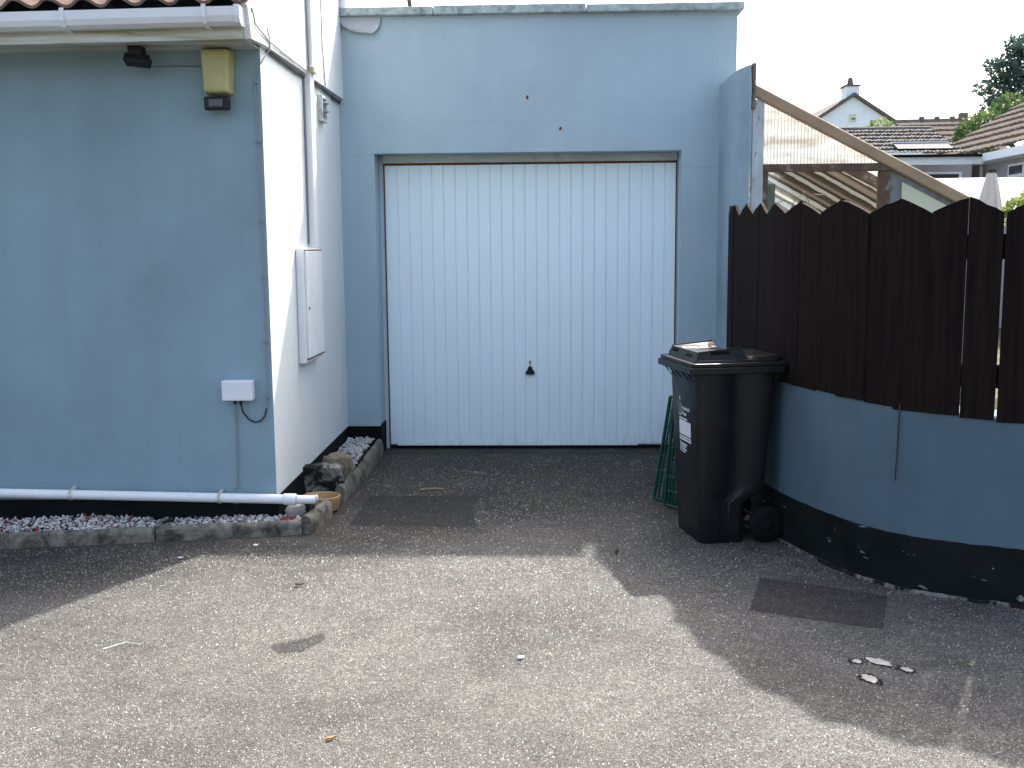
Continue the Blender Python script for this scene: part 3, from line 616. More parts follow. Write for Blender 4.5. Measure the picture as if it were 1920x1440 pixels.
# dish, block, rocks
t = thing('plant_dish', (-1.26, 5.70, 0), 'yellow glazed clay dish catching the waste pipe outlet', 'dish')
cx, cy = -1.292, 5.735; rings = []
for r_, z in ((.085, .010), (.095, .016), (.103, .05), (.108, .084), (.106, .091), (.100, .093), (.094, .086), (.09, .06), (.08, .042), (.002, .040)):
    rings.append([(cx + r_ * math.cos(i * math.tau / 32), cy + r_ * math.sin(i * math.tau / 32) * .95, z) for i in range(32)])
MB().loft(rings).build('bowl', TERRA, t, smooth=True)
mb = MB()
for i in range(50):
    a = rnd.uniform(0, 6.28); q = rnd.uniform(0, .07); rock_into(mb, (cx + q * math.cos(a), cy + q * math.sin(a), .048), rnd.uniform(.008, .016), rnd)
mb.build('debris', SOIL, t)
def stone(name, c, half, mat, label, cat, rough=.012, sub=3, rz=0, sharp=False):
    bx = MB(); n = 6
    for ax in range(3):
        for sg in (-1, 1):
            def fn(u, v, ax=ax, sg=sg):
                p = [0, 0, 0]; p[ax] = sg; p[(ax + 1) % 3] = (u * 2 - 1) * sg; p[(ax + 2) % 3] = v * 2 - 1
                P = Vector(p); S = P.normalized() * 1.25; return P.lerp(S, .16 if sharp else .62)
            bx.grid(fn, n, n)
    from mathutils import noise as mn
    q = Matrix.Rotation(rz, 3, 'Z')
    bx.v = [q @ (Vector((v.x * half[0], v.y * half[1], v.z * half[2])) + mn.noise_vector(v * 1.7 + Vector(c) * 3) * rough) + Vector(c) for v in bx.v]
    o = bx.build(name, mat, smooth=not sharp); 
    return tag(o, label, cat)
stone('concrete_block', (-1.345, 6.05, .112), (.12, .06, .085), BLOCK, 'broken concrete block with black tar on its face behind the dish', 'block', .012, rz=R(3), sharp=True)
stone('rock', (-1.325, 6.36, .125), (.085, .085, .065), ROCK, 'rounded brown rock behind the tarred concrete block', 'rock', .02, rz=R(20))
stone('rock', (-1.36, 5.42, .085), (.05, .028, .028), GREYREND, 'small grey rock in gravel under the waste pipe end', 'rock', .012, rz=R(35))
stone('rock', (-1.30, 5.445, .10), (.028, .022, .025), BLOCK, 'small dark stone wedged beside the yellow dish', 'rock', .012, rz=R(-20))
stone('brick_fragment', (-1.38, 5.315, .065), (.035, .02, .012), RG, 'small red brick fragment in the gravel at the house corner', 'brick', .006, rz=R(20))
stone('slate_fragment', (-2.0, 5.27, .07), (.035, .02, .008), BLOCK, 'dark slate fragment on the front gravel near the kerb joint', 'slate', .004, rz=R(30))

# ------------------------------------------------------------ curved wall and fence
EDGE = [(3.9, 3.98), (3.3, 3.99), (2.9, 4.01), (2.5, 4.05), (2.30, 4.085), (2.16, 4.115), (2.03, 4.148), (1.903, 4.193), (1.776, 4.249), (1.656, 4.309), (1.539, 4.376), (1.439, 4.468), (1.354, 4.59), (1.277, 4.746), (1.222, 4.894), (1.172, 5.055),
        (1.133, 5.20), (1.110, 5.347), (1.100, 5.496), (1.093, 5.646), (1.085, 5.796), (1.075, 5.946), (1.066, 6.095), (1.062, 6.245), (1.07, 6.395), (1.085, 6.54), (1.105, 6.70)]
def normals(pts):
    out = []
    for i in range(len(pts)):
        a = Vector(pts[max(i - 1, 0)]); b = Vector(pts[min(i + 1, len(pts) - 1)]); t = (b - a).normalized(); out.append(Vector((-t.y, t.x)) * -1)
    return out
NRM = normals(EDGE)   # pointing away from the drive
def off(i, d): p = Vector(EDGE[i]) + NRM[i] * d; return p
if (off(12, 1) - Vector((0, 0))).length < Vector(EDGE[12]).length: NRM = [-n_ for n_ in NRM]
def ztop(p): return .765 + .042 * min(1, max(0, (p[1] - 4.15) / .45))
lw = thing('garden_wall', (1.5, 4.6, 0), 'low curved blue-grey painted garden wall with black foot under the fence', 'wall')
def wallstrip(d0, d1, z0f, z1f, sub=4):
    rings = []
    for i in range(len(EDGE) - 1):
        for k in range(sub if i < len(EDGE) - 2 else sub + 1):
            t_ = k / sub; a0 = off(i, d0).lerp(off(i + 1, d0), t_); a1 = off(i, d1).lerp(off(i + 1, d1), t_); z0 = z0f(a0); z1 = z1f(a0)
            rings.append([(a0.x, a0.y, z0), (a1.x, a1.y, z0), (a1.x, a1.y, z1), (a0.x + (a1.x - a0.x) * .05, a0.y + (a1.y - a0.y) * .05, z1), (a0.x, a0.y, z1 - .008)])
    return MB().loft(rings)
from mathutils import noise as MN
wallstrip(.0, .20, lambda p: 0, sub=8, z1f=lambda p: ztop(p) + .010 * MN.noise(Vector((p.x * 9, p.y * 9, 0))) + .004 * MN.noise(Vector((p.x * 40, p.y * 40, 0)))).build('wall', PAINT2, lw)
wallstrip(-.008, .0, lambda p: 0, lambda p: .24 + .004 * MN.noise(Vector((p.x * 20, p.y * 20, 0)))).build('plinth', FLAKE, lw)
wallstrip(-.02, -.008, lambda p: 0, lambda p: .014 + .006 * MN.noise(Vector((p.x * 30, p.y * 30, 4)))).build('foot_fillet', BLOCK, lw)
# expansion joint / rusty rod
MB().tube([(1.458, 4.437, .80), (1.455, 4.437, .6), (1.450, 4.436, .47)], .0032, 6).build('joint_rod', simple('joint_rust', (.05, .04, .045), .9, .1, .2), lw)

fe = thing('board_fence', (1.5, 4.6, .77), 'dark brown stained board fence with zigzag top standing on the curved wall', 'fence')
def peakz(y): return 1.645 + .024 * min(2.2, max(0, (y - 4.27)) / 1.0)
for i in range(len(EDGE) - 1):
    a, b = off(i, -.004), off(i + 1, -.004); pa = (i % 2 == 1)
    L = (b - a).length; n_ = max(1, round(L / .135))
    if n_ > 1:
        segs = [(a.lerp(b, k / n_), a.lerp(b, (k + 1) / n_), (k % 2 == 1), (k % 2 == 0)) for k in range(n_)]
    else: segs = [(a, b, pa, not pa)]
    for p, q, hi0, hi1 in segs:
        t = (q - p).normalized(); g0 = .0006; g1 = .0006
        if i == 8: g0 = .0045; g1 = .002
        if i == 7: g1 = .0045
        if i == 9: g0 = .0015
        p2 = p + t * g0; q2 = q - t * g1; nn_ = Vector((NRM[i].x, NRM[i].y, 0)).normalized()
        zt0 = peakz(p.y) - (0 if hi0 else .058) + rnd.uniform(-.005, .005); zt1 = peakz(q.y) - (0 if hi1 else .058) + rnd.uniform(-.005, .005)
        jit = rnd.uniform(-.003, .003); zb0 = ztop(p) - .012 + rnd.uniform(-.004, .003)
        pts = [(p2.x, p2.y, zb0), (q2.x, q2.y, zb0 + rnd.uniform(-.003, .003)), (q2.x, q2.y, zt1)]
        for k in (1, 2, 3):
            s_ = k / 4; m_ = q2.lerp(p2, s_); pts.append((m_.x, m_.y, zt1 + (zt0 - zt1) * s_ + rnd.uniform(-.002, .006)))
        pts.append((p2.x, p2.y, zt0))
        pts = [Vector(v) + nn_ * jit for v in pts]
        MB().prism(pts, nn_ * .017).build('board', FENCE, fe)
for z0, z1 in ((1.40, 1.50), (.885, .98)):
    rings = []
    for i in range(len(EDGE)):
        a0, a1 = off(i, .020), off(i, .055); rings.append([(a0.x, a0.y, z0), (a1.x, a1.y, z0), (a1.x, a1.y, z1), (a0.x, a0.y, z1)])
    MB().loft(rings).build('rail', FENCE, fe)
for i in (3, 6, 12, 18, 24):
    p = off(i, .10); MB().box(p.x - .035, p.x + .035, p.y - .035, p.y + .035, .5, 1.52).build('post', FENCE, fe)
tag(MB().tube([(1.13, 5.1, 1.63), (1.15, 5.1, 1.675), (1.18, 5.1, 1.695), (1.21, 5.1, 1.675), (1.22, 5.1, 1.64)], .0013, 5).tube([(1.20, 5.14, 1.64), (1.215, 5.14, 1.68), (1.25, 5.14, 1.70), (1.29, 5.14, 1.695), (1.32, 5.14, 1.66)], .0013, 5).tube([(1.05, 5.12, 1.64), (1.08, 5.12, 1.665), (1.11, 5.12, 1.67), (1.15, 5.12, 1.655)], .0013, 5).build('wire_hoop', CABLE_K), 'thin looped wire poking up behind the fence top', 'wire')

# ------------------------------------------------------------ pilaster end of side wall
t = thing('pilaster', (1.26, 7.1, 0), 'blue-grey rendered pier standing proud of the garage right corner', 'pier')
rings = []
for z in (0, .4, .8, 1.2, 1.4, 1.6, 1.8, 1.95, 2.1, 2.25, 2.38, 2.47):
    r1 = []
    for k, (x, y) in enumerate([(1.140, 7.379), (1.146, 6.90), (1.152, 6.84), (1.168, 6.80), (1.195, 6.775), (1.232, 6.765), (1.243, 6.772), (1.247, 6.80), (1.249, 7.379)]):
        zz = z + (0 if z < 2.3 else (.055 + (x - 1.14) * .34) * (1 if z > 2.4 else .5)) ; d_ = MN.noise(Vector((x * 5, y * 5, z * 5))) * .016
        r1.append((x + (d_ if 0 < k < 8 else 0), y + (d_ if 0 < k < 8 else 0), zz))
    rings.append(r1)
MB().loft(rings).build('shaft', PIER, t, smooth=True)
MB().loft([[(x, y, 2.515 + (x - 1.146) * .34 + dz) for x, y in ((1.150, 7.379), (1.150, 6.90), (1.156, 6.845), (1.172, 6.805), (1.198, 6.782), (1.236, 6.775), (1.246, 6.79), (1.248, 7.379))] for dz in (.0, .022)]).build('cap', COPE, t, bevel=.005)
# ------------------------------------------------------------ lean-to
lt = thing('lean_to', (2, 7.5, 0), 'weathered timber lean-to with sloping brown edge board and translucent gable sheet', 'lean-to')
YG = 6.85
def zr(x): return 2.43 - (x - 1.25) * .523
MB().prism([(1.245, YG - .045, zr(1.245) + .035), (2.72, YG - .045, zr(2.72) + .035), (2.72, YG - .045, zr(2.72) - .045), (1.245, YG - .045, zr(1.245) - .045)], (0, .05, 0)).build('edge_board', RAKE, lt, bevel=.012, seg=3)
MB().box(1.247, 1.270, YG - .07, YG - .01, 2.30, 2.575).build('post', OLDWOOD, lt)
MB().box(1.262, 1.332, YG - .03, YG + .03, .0, 2.36).build('post', FLAKEWOOD, lt)
# fluted gable sheet
mb = MB(); xa, xb = 1.333, 2.10; npx = 300
def fl(u, v):
    x = xa + (xb - xa) * u; z0 = 1.965; z1 = max(z0 + .002, zr(x) - .015); return (x, YG + .012 + .0035 * math.sin(x * 2 * math.pi / .021), z0 + (z1 - z0) * v)
mb.grid(fl, npx, 4); mb.build('gable_sheet', POLY, lt)
MB().box(1.333, 2.135, YG - .035, YG + .03, 1.915, 1.962).build('rail', BROWNWOOD, lt, bevel=.003)
MB().box(2.062, 2.128, YG - .03, YG + .03, 0, 1.914).build('post', BROWNWOOD, lt, bevel=.003)
MB().box(1.333, 1.365, YG - .03, YG + .02, .8, 1.914).build('post', BROWNWOOD, lt)
MB().prism([(2.129, YG, 0), (2.80, YG, 0), (2.80, YG + .007, zr(2.80) + .005), (2.129, YG + .007, zr(2.129) + .005)], (0, .10, 0)).build('gable_wall', GREYREND, lt)
MB().prism([(2.205, YG - .012, 1.62), (2.50, YG - .012, 1.62), (2.50, YG - .012, 1.69), (2.205, YG - .012, 1.845)], (0, .011, 0)).build('cream_panel', CREAM, lt)
mb = MB(); ny = 60
mb.grid(lambda u, v: (1.26 + 1.50 * u, YG + .03 + 3.0 * v, zr(1.26 + 1.50 * u) + .012 + .009 * math.sin(v * 3.0 * 2 * math.pi / .076)), 2, 480); mb.build('roof_sheet', ROOFPL, lt)
for yy in (7.5, 8.2, 8.9, 9.6): MB().bar((1.27, yy, zr(1.27) - .03), (2.72, yy, zr(2.72) - .03), .045, .07).build('rafter', BROWNWOOD, lt)
MB().box(1.262, 1.33, 9.8, 9.86, 0, 2.38).build('post', BROWNWOOD, lt); MB().box(2.66, 2.72, 9.8, 9.86, 0, 1.64).build('post', BROWNWOOD, lt)
tag(MB().box(1.385, 1.445, 6.98, 7.04, .9, 1.85).build('timber_post', GREENWOOD, bevel=.004), 'short green-grey timber post seen through the lean-to opening', 'post')
# stacked corrugated sheet behind opening
mb = MB(); dr = Vector((1, 0, -.56)).normalized(); up = Vector((.56, 0, 1)).normalized()
def cf(u, v):
    x = 1.345 + 1.10 * u; q = -.45 + .95 * v; ph = q / .125 * 2 * math.pi; return Vector((x, 7.28 + .45 * v + .034 * math.sin(ph), 1.745 - .56 * (x - 1.62) + q))
mb.grid(cf, 6, 130); tag(mb.build('corrugated_sheet', CORRU, smooth=True), 'dirty translucent corrugated sheet leaning inside the lean-to opening', 'corrugated sheet')

# ------------------------------------------------------------ wheelie bin
bn = thing('wheelie_bin', (.672, 5.018, 0), 'black two-wheeled rubbish bin with white sticker beside the curved wall', 'wheelie bin', rz=R(12))
bn['_w'] = (0, 0, 0)
def bsec(z):
    k = min(1, z / .86); u0 = .072 - .037 * k; u1 = .385 + .062 * k; v0 = .055 - .027 * k; v1 = .432 + .040 * k
    if z < .20: u1 = .305
    elif z < .26: u1 = .305 + (.40 - .305) * (z - .20) / .06
    r = .045; ring = rrect(u0, u1, v0, v1, r, z, 5); out = []
    for (u, v, zz) in ring: out.append((u, v, zz))
    # add shallow vertical panels on the near and far long sides
    n = 6; near = out[3 * n - 1]; i0 = 3 * n
    us = (.36, .40, .66, .70)
    ins = []
    for j, q in enumerate(us):
        u = u0 + r + (u1 - u0 - 2 * r) * q * 1.0; dd = .007 if j in (1, 2) else 0; ins.append((u, v0 + dd, z))
    farins = []
    for j, q in enumerate(us[::-1]):
        u = u0 + r + (u1 - u0 - 2 * r) * q; dd = .007 if j in (1, 2) else 0; farins.append((u, v1 - dd, z))
    return out[:n] + farins + out[n:3 * n] + ins + out[3 * n:]
zs = [0, .012, .1, .195, .205, .26, .3, .45, .6, .75, .86]
rg = [bsec(z) for z in zs]
rg[0] = [(u * .985 + .003, v * .985 + .003, 0) for u, v, _ in rg[0]]
MB().loft(rg).build('body', BIN, bn, smooth=True, local=True)
def slab(name, u0, u1, v0, v1, z0, z1, r=.03, mat=BIN, bev=.004, par=None):
    return MB().loft([rrect(u0, u1, v0, v1, r, z0), rrect(u0, u1, v0, v1, r, z1)]).build(name, mat, par or bn, smooth=False, bevel=bev, local=True)
rim = slab('rim', -.014, .476, -.008, .520, .850, .882, .022)
lid = slab('lid', -.004, .49, .002, .510, .8825, .902, .022)
MB().loft([rrect(.022, .46, .022, .48, .03, .9025), rrect(.030, .45, .030, .472, .03, .916)]).build('lid_step', BIN, lid, bevel=.004, local=True)
# raised hood
mb = MB()
def hood(u, v):
    U = .045 + .215 * u; V = .055 + .392 * v; e = abs(v * 2 - 1); zedge = .951 + .019 * u
    z = zedge - (.026 * u ** .5) * (1 - e ** 4); return (U, V, z)
mb.grid(hood, 12, 24)
bot = lambda u, v: None
n1, n2 = 12, 24
def edge(fn_top, fn_bot, n):
    mb.add([fn_top(k / n) for k in range(n + 1)] + [fn_bot(k / n) for k in range(n + 1)], [(k, k + 1, n + 2 + k, n + 1 + k) for k in range(n)])
edge(lambda t: hood(t, 0), lambda t: (.030 + .262 * t, .040, .9155), 12)
edge(lambda t: hood(t, 1), lambda t: (.030 + .262 * t, .462, .9155), 12)
edge(lambda t: hood(0, t), lambda t: (.030, .040 + .422 * t, .9155), 24)
edge(lambda t: hood(1, t), lambda t: (.292, .040 + .422 * t, .9155), 24)
mb.build('lid_hood', BIN, lid, local=True)
def quad_on(name, pts, mat, th, par): return MB().prism(pts, th).build(name, mat, par, local=True)
quad_on('grip_slot_shade', [(.098, .0455, .924), (.205, .0455, .924), (.198, .0500, .957), (.106, .0505, .953)], DARKGAP, (0, .004, 0), lid)  # thin dark panels paint the shade of the grip recesses, no real hollow
quad_on('grip_slot_shade', [(.0325, .115, .922), (.0325, .20, .922), (.0385, .20, .936), (.0385, .115, .936)], DARKGAP, (.004, 0, 0), lid)
quad_on('grip_slot_shade', [(.0345, .33, .926), (.0345, .42, .926), (.0415, .42, .944), (.0415, .33, .944)], DARKGAP, (.004, 0, 0), lid)
# lips catching the light
MB().tube([hood(0, 0), hood(.5, 0), hood(1, 0)], .0035, 6).build('lid_lip', BIN, lid, local=True)
MB().tube([hood(0, 1), hood(.5, 1), hood(1, 1)], .0045, 6).build('lid_lip', BIN, lid, local=True)
MB().loft([rrect(.30, .475, .05, .45, .02, .9165), rrect(.31, .47, .06, .44, .02, .926)]).build('lid_rear', BIN, lid, bevel=.003, local=True)
# white painted marks on lid
mb = MB()
for k in range(6):
    V = .335; U = .075 + .030 * k
    for du, dv, lu, lv in ((0, 0, .006, .055), (.015, 0, .006, .055), (.006, .022, .009, .012)) if k % 2 else ((0, 0, .021, .012), (0, .043, .021, .012), (0, .012, .006, .031)):
        def T(a, b):
            u = (a - .045) / .215; v = (b - .055) / .392; p = hood(u, v); return (p[0], p[1], p[2] + .002)
        mb.add([T(U + du, V + dv), T(U + du + lu, V + dv), T(U + du + lu, V + dv + lv), T(U + du, V + dv + lv)], [(0, 1, 2, 3)])
mb.build('lid_lettering', LIDPAINT, lid, local=True)
MB().tube([(.560, .05, .902), (.560, .46, .902)], .017, 10).build('handle_bar', BIN, bn, smooth=True, local=True)
for v in (.06, .25, .44): MB().bar((.455, v, .880), (.56, v, .900), .03, .036).build('handle_arm', BIN, bn, local=True)
MB().box(.445, .485, .07, .43, .80, .85).build('rear_stiffener', BIN, bn, local=True, bevel=.005)
for v in (.09, .17, .27, .36, .43): MB().prism([(-.001, v - .012, .850), (-.001, v + .012, .850), (.038, v, .80)], (.004, 0, 0)).build('rim_gusset', DARKGAP, rim, local=True)
for v in (.012, .43):
    wt = MB(); rings = []
    for rr, vv in ((.02, v), (.060, v), (.080, v + .003), (.090, v + .012), (.0915, v + .024), (.090, v + .036), (.080, v + .045), (.06, v + .048), (.02, v + .048)):
        rings.append([(.402 + rr * math.cos(i * math.tau / 28), vv, .0915 + rr * math.sin(i * math.tau / 28)) for i in range(28)])
    wh = wt.loft(rings).build('wheel', RUBBER, bn, smooth=True, local=True)
    hb = MB(); s_ = -1
    hb.loft([[(.402 + rr * math.cos(i * math.tau / 20), vv, .0915 + rr * math.sin(i * math.tau / 20)) for i in range(20)] for rr, vv in ((.052, v - .001), (.050, v - .005), (.03, v - .003), (.018, v - .010), (.010, v - .012))]).build('hub', RUBBER, wh, smooth=True, local=True)
MB().tube([(.402, .02, .0915), (.402, .46, .0915)], .009, 8).build('axle', BLKPL, bn, local=True)
# sticker on the front
def on_front(v, z, lift=.0015):   # front face leans slightly
    k = min(1, z / .86); return (.072 - .037 * k - lift, v, z)
def fq(mb, v0, v1, z0, z1, sh=0): mb.add([on_front(v1, z0), on_front(v0, z0), on_front(v0, z1), on_front(v1, z1)], [(0, 1, 2, 3)])
stk = MB(); fq(stk, .155, .325, .515, .588); st = stk.build('sticker', STICKER, bn, local=True)
ln = MB(); fq(ln, .205, .325, .594, .601); ln.build('lettering_line', STICKER, st, local=True); ln = MB(); fq(ln, .155, .325, .500, .508); fq(ln, .155, .325, .486, .496)
ln.build('lettering_line', STICKER, st, local=True)
def text(body, size, v, z, name, par, bold=.0):
    cu = bpy.data.curves.new(name, 'FONT'); cu.body = body; cu.size = size; cu.offset = bold
    tmp = bpy.data.objects.new(name, cu); dg = bpy.context.evaluated_depsgraph_get(); me = bpy.data.meshes.new_from_object(tmp)
    for vx in me.vertices:
        x, y = vx.co.x, vx.co.y; p = on_front(v - x, z + y, .002); vx.co = p
    me.materials.clear(); me.materials.append(STICKER); o = bpy.data.objects.new(name, me); COL.objects.link(o); o.parent = par; o['_w'] = (0, 0, 0)
    bpy.data.objects.remove(tmp); bpy.data.curves.remove(cu)
text('Household', .027, .285, .645, 'lettering', st, .0006); text('Waste', .027, .285, .618, 'lettering', st, .0006)
text('Recycling', .015, .275, .455, 'lettering', st, .0004) if False else None
lg = MB()
# bin emblem with small figure above
fq(lg, .322, .326, .615, .68); fq(lg, .294, .298, .615, .675); fq(lg, .298, .322, .611, .617); fq(lg, .300, .316, .690, .702); fq(lg, .308, .314, .702, .712)
# lower emblem
for a in range(5): fq(lg, .312 - .002 * a, .322 - .001 * a, .425 + .011 * a, .434 + .011 * a)
fq(lg, .215, .300, .462, .470); fq(lg, .235, .300, .450, .457); fq(lg, .225, .300, .437, .444); fq(lg, .245, .300, .425, .431)
lg.build('emblem', STICKER, st, local=True)

# green plastic lattice leaning behind the bin
def lattice(B1, B2, T1, T2, label):
    B1, B2, T1, T2 = map(Vector, (B1, B2, T1, T2)); mb = MB()
    def P(u, v): return B1.lerp(B2, u).lerp(T1.lerp(T2, u), v)
    for k in range(9): mb.tube([P(k / 8, 0), P(k / 8, .5) + Vector((rnd.uniform(-.004, .004), 0, 0)), P(k / 8, 1)], .007 if k % 4 else .011, 6)
    for k in range(8): mb.tube([P(0, k / 7), P(1, k / 7)], .0055 if k % 7 else .009, 6)
    for k in range(7): mb.tube([P(0, k / 7), P(1, (k + 1) / 7)], .003, 5)
    return tag(mb.build('plastic_lattice', GREENPL), label, 'lattice', 'green plastic lattices behind the bin')
lattice((.590, 6.02, .01), (.76, 5.80, .01), (.665, 5.90, .62), (.80, 5.72, .62), 'outer green plastic lattice leaning behind the black bin, further left')
lattice((.635, 5.86, .01), (.78, 5.70, .01), (.675, 5.80, .60), (.81, 5.66, .60), 'inner green plastic lattice closest behind the black bin')

# ------------------------------------------------------------ background
# white gable house
gh = thing('neighbour_house', (11, 44, 0), 'white rendered gable house with chimney far behind the lean-to', 'house')
gx, gz = 11.03, 6.72; hw = 4.6
MB().prism([(gx - hw, 40, 0), (gx + hw, 40, 0), (gx + hw, 40, gz - hw * .65), (gx, 40, gz), (gx - hw, 40, gz - hw * .65)], (0, 9, 0)).build('wall', FARWHITE, gh)
for sgn in (-1, 1):
    MB().prism([(gx, 39.85, gz + .02), (gx + sgn * (hw + .3), 39.85, gz + .02 - (hw + .3) * .65), (gx + sgn * (hw + .3), 39.85, gz + .14 - (hw + .3) * .65), (gx, 39.85, gz + .14)], (0, 9.3, 0)).build('roof', TILE_D, gh)
ch = MB().box(gx - .27, gx + .22, 40.05, 40.7, gz - .1, gz + .38).build('chimney', FARWHITE, gh)
MB().box(gx - .31, gx + .26, 40.0, 40.75, gz + .38, gz + .44).build('chimney_cap', TILE_D, ch)
MB().tube([(gx - .04, 40.35, gz + .44), (gx - .04, 40.35, gz + .60), (gx - .04, 40.35, gz + .72)], [.13, .10, .08], 10).build('chimney_pot', TILE_D, ch)
v_ = MB().box(gx - .13, gx + .10, 39.95, 39.999, 5.83, 6.10).build('window', CREAM, gh)
MB().box(gx - .06, gx + .08, 39.94, 39.949, 5.90, 5.95).build('pane', GLASS, v_)
# bungalow in front: roof facing us
bg1 = thing('bungalow', (6, 22, 0), 'low bungalow with dark grey tiled roof and white fascia behind the fence', 'bungalow')
MB().box(3.2, 7.28, 18.9, 25, 0, 2.80).build('wall', FARGREY, bg1)
tile_roof('roof', (3.0, 18.55, 2.93), (7.05, 18.55, 2.93), (3.2, 22.0, 3.69), (7.62, 22.0, 3.69), 7, 60, TILE_D, bg1, .010, .05, 4, .008)
MB().tube([(3.2, 22.02, 3.70), (7.62, 22.02, 3.70)], .07, 8).build('ridge', TILE_D, bg1)
MB().box(3.0, 7.32, 18.5, 18.54, 2.76, 2.885).build('fascia', FARFASCIA, bg1)
MB().box(3.0, 7.32, 18.42, 18.50, 2.885, 2.925).build('gutter', DARKGAP, bg1)
s1 = MB().prism([(5.98, 18.85, 3.02), (6.92, 18.85, 3.02), (6.92, 19.15, 3.14), (5.98, 19.15, 3.14)], (0, -.02, .04)).build('skylight', simple('skylight_navy', (.008, .012, .03), .7, .15, .1), bg1)
MB().box(5.96, 6.94, 19.12, 19.17, 3.184, 3.205).build('skylight_trim', FARFASCIA, s1)
wn = MB().box(5.8, 7.1, 18.86, 18.899, 2.2, 2.66).build('window', FARFASCIA, bg1)
MB().box(5.86, 7.04, 18.84, 18.859, 2.25, 2.62).build('pane', GLASS, wn)
# second roof behind
b2 = thing('bungalow', (10, 27, 0), 'brown tiled roof with ridge tiles behind the bungalow, below the far trees', 'bungalow')
MB().box(9.0, 12.2, 24.4, 32, 0, 3.0).build('wall', FARGREY, b2)
tile_roof('roof', (8.4, 23.6, 2.95), (10.6, 23.6, 2.95), (9.13, 29, 4.58), (10.95, 29, 4.60), 9, 34, TILE_F, b2, .016, .06, 4, .008)
MB().tube([(9.13, 29.02, 4.60), (10.95, 29.02, 4.62)], .08, 8).build('ridge', TILE_F, b2)
mb = MB()
for x in (9.8, 10.2, 10.6): MB().box(x - .05, x + .05, 28.95, 29.08, 4.62, 4.74).build('ridge_vent', TILE_F, b2)
MB().box(10.78, 10.97, 28.9, 29.1, 4.6, 4.82).build('chimney', TILE_F, b2)
# right wing
b3 = thing('bungalow', (10, 17, 0), 'grey rendered wing with long tiled roof and white fascia at the right edge', 'bungalow')
MB().box(7.6, 14.5, 11.5, 21.0, 0, 2.9).build('wall', FARGREY, b3)
tile_roof('roof', (7.28, 21.3, 2.96), (7.28, 11.3, 2.96), (11.3, 21.3, 5.40), (11.3, 11.3, 5.40), 15, 130, TILE_F, b3, .010, .06, 4, .02)
MB().box(7.26, 7.31, 11.3, 18.9, 2.80, 2.93).build('fascia', FARFASCIA, b3)
MB().box(7.311, 7.60, 11.4, 20.9, 2.80, 2.815).build('soffit', FARFASCIA, b3)
wn = MB().box(7.565, 7.599, 17.5, 18.12, 2.50, 2.72).build('window', FARFASCIA, b3)
MB().box(7.555, 7.564, 17.57, 18.05, 2.55, 2.68).build('pane', GLASS, wn)
MB().tube([(7.56, 19.2, 2.78), (7.56, 19.2, 0)], .035, 8).build('downpipe', FARFASCIA, b3)
# pale structures just behind the fence
cn = thing('canopy', (3.8, 9.6, 0), 'bright white translucent canopy roof low behind the right fence boards', 'canopy')
MB().add([(3.02, 9.0, 1.985), (6.2, 9.0, 2.00), (6.2, 11.5, 1.80), (3.02, 11.5, 1.79)], [(0, 1, 2, 3)]).build('canopy_sheet', CANOPY, cn)
MB().add([(3.0, 8.99, 1.60), (6.2, 8.99, 1.60), (6.2, 8.99, 1.998), (3.0, 8.99, 1.986)], [(0, 1, 2, 3)]).build('canopy_front', CANOPY, cn)
for x in (3.1, 4.6, 6.1): MB().box(x, x + .06, 9.05, 9.11, 0, 1.80).build('post', FARFASCIA, cn)
t = thing('parasol', (3.55, 8.0, 0), 'folded cream garden parasol behind the fence', 'parasol')
rings = []
for z, r_ in ((1.35, .11), (1.5, .10), (1.7, .085), (1.85, .055), (1.95, .035), (1.965, .028)):
    rings.append([(3.23 + r_ * (1 + .22 * math.sin(i * 5)) * math.cos(i * math.tau / 18), 8 + r_ * (1 + .22 * math.sin(i * 5)) * math.sin(i * math.tau / 18), z) for i in range(18)])
MB().loft(rings).build('folded_canopy', FABRIC, t, smooth=True)
MB().tube([(3.23, 8, 0), (3.23, 8, 1.98)], .018, 8).build('pole', CABLE_K, t)
MB().tube([(3.23, 8, 1.965), (3.23, 8, 1.99)], .03, 8).build('cap', CABLE_K, t)

# trees
def foliage(blobs, n, size, r_):
    mb = MB()
    for (c, rad) in blobs:
        c = Vector(c); rad = Vector(rad); m_ = int(n * (rad.x * rad.y * rad.z) ** .5)
        for k in range(m_):
            d_ = Vector((r_.gauss(0, 1), r_.gauss(0, 1), r_.gauss(0, 1))).normalized(); q = r_.uniform(.45, 1.08) ** .6
            if MN.noise((c + d_ * 1.3) * 1.9 + Vector((3, 1, 2))) < -.22: continue
            p = c + Vector((d_.x * rad.x, d_.y * rad.y, d_.z * rad.z)) * q; s_ = size * r_.uniform(.5, 1.4)
            a = Vector((r_.gauss(0, 1), r_.gauss(0, 1), r_.gauss(0, 1))).normalized(); b = a.cross(Vector((r_.gauss(0, 1), r_.gauss(0, 1), r_.gauss(0, 1)))).normalized()
            mb.add([p - a * s_, p + b * s_ * .45, p + a * s_, p - b * s_ * .45], [(0, 1, 2, 3)])
    return mb
def tree(name, base, top, blobs, leaf, n, size, label, cat='tree', lim=6, tr=.15):
    r_ = random.Random(hash(label) % 1000 if False else len(label)); t = thing(name, base, label, cat)
    B, T = Vector(base), Vector(top); pts = [B.lerp(T, k / 6) + Vector((r_.uniform(-.08, .08), r_.uniform(-.08, .08), 0)) * (k > 0) for k in range(7)]
    tk = MB().tube(pts, [tr * (1 - .13 * k) for k in range(7)], 8)
    for c, rad in blobs[:lim * 3]:
        q = pts[min(5, max(1, int(6 * (c[2] - .3 - B.z) / max(.1, T.z - B.z))))]; e = Vector(c); tk.tube([q, q.lerp(e, .5) + Vector((0, 0, .08)), e], [tr * .35, tr * .22, tr * .08], 5)
    tk.build('trunk', BARK, t, smooth=True); foliage(blobs, n, size, r_).build('crown', leaf, t)
r_ = random.Random(3)
bl = []
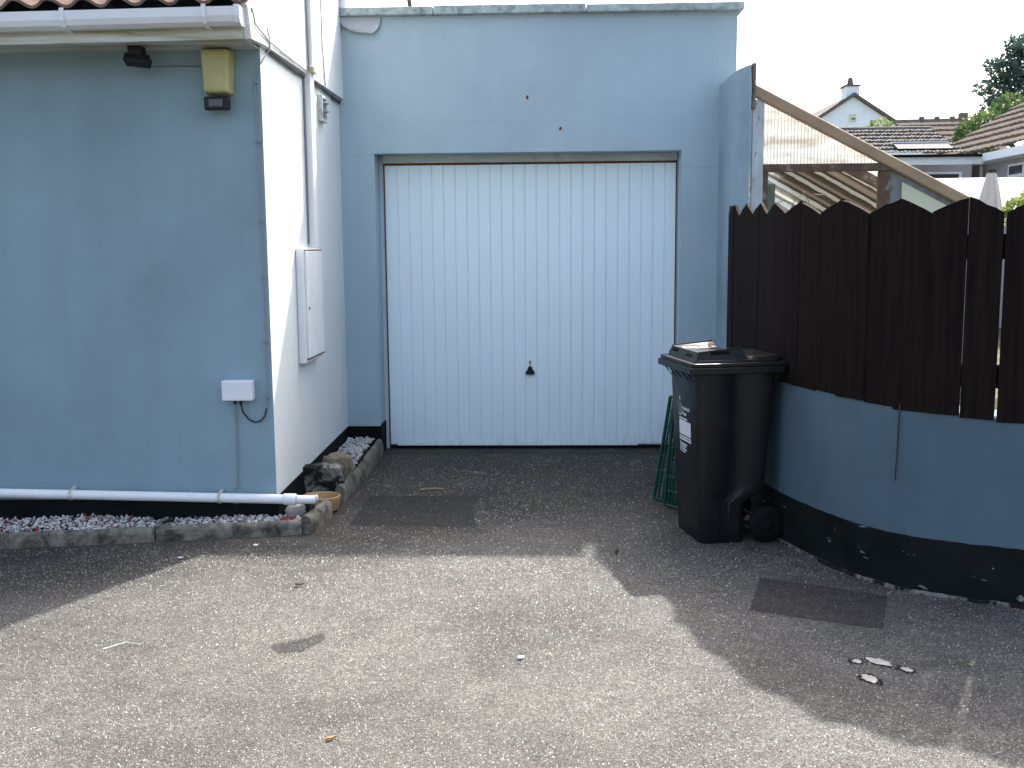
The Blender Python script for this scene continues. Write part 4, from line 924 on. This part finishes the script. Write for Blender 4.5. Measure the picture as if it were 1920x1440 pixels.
for k in range(26):
    z = 3.6 + k * .125; w_ = (6.9 - z) * .42 + .25
    a = k * 2.4; bl.append(((12.95 + w_ * .75 * math.cos(a), 30 + w_ * .75 * math.sin(a), z), (.48, .48, .26)))
bl += [((11.95, 30, 5.0), (.3, .3, .25)), ((11.75, 30, 5.6), (.28, .3, .22)), ((11.95, 30, 6.2), (.25, .3, .2)), ((12.5, 30, 6.55), (.22, .3, .22)), ((12.9, 30, 6.7), (.35, .35, .3)), ((12.2, 30, 6.0), (.32, .3, .3)), ((12.1, 30, 5.45), (.35, .3, .3)), ((12.55, 30, 5.95), (.5, .4, .4)), ((12.9, 30, 5.6), (.6, .5, .5)), ((12.5, 30, 4.6), (.4, .4, .5)), ((12.45, 30, 6.88), (.07, .07, .12))]
tree('conifer_tree', (13.1, 30, 0), (12.9, 30, 6.9), bl, LEAF_D, 1500, .07, 'tall dark blue-green conifer at the upper right edge', tr=.22)
tree('bush', (9.6, 24.6, 0), (9.6, 24.6, 3.6), [((9.45, 24.6, 3.92), (.36, .4, .34)), ((9.75, 24.6, 4.05), (.35, .4, .32)), ((10.1, 24.8, 4.2), (.35, .4, .35)), ((9.3, 24.6, 3.6), (.3, .3, .4)), ((9.6, 24.6, 3.3), (.5, .4, .4)), ((10.4, 25, 4.4), (.4, .4, .4))], LEAF_M, 2600, .055, 'rounded green bush beside the conifer, above the right roof edge', 'bush', tr=.08)
tree('bush', (8.9, 30, 0), (8.9, 30, 4.3), [((8.75, 30, 4.45), (.3, .3, .22)), ((9.0, 30, 4.62), (.3, .3, .22)), ((9.3, 30, 4.52), (.3, .3, .22)), ((9.55, 30, 4.35), (.35, .3, .2)), ((8.5, 30, 4.3), (.3, .3, .2))], LEAF_Y, 1500, .06, 'yellow-green bush in front of the white gable house', 'bush', tr=.07)
tree('shrub', (2.9, 6.6, 0), (2.9, 6.6, 1.5), [((2.78, 6.5, 1.64), (.08, .1, .09)), ((2.88, 6.5, 1.68), (.09, .1, .10)), ((2.98, 6.5, 1.70), (.1, .1, .10))], LEAF_Y, 9000, .022, 'bright green shrub tip above the fence at the right edge', 'shrub', tr=.02)
for o in bpy.data.objects:
    if '_w' in o.keys(): del o['_w']
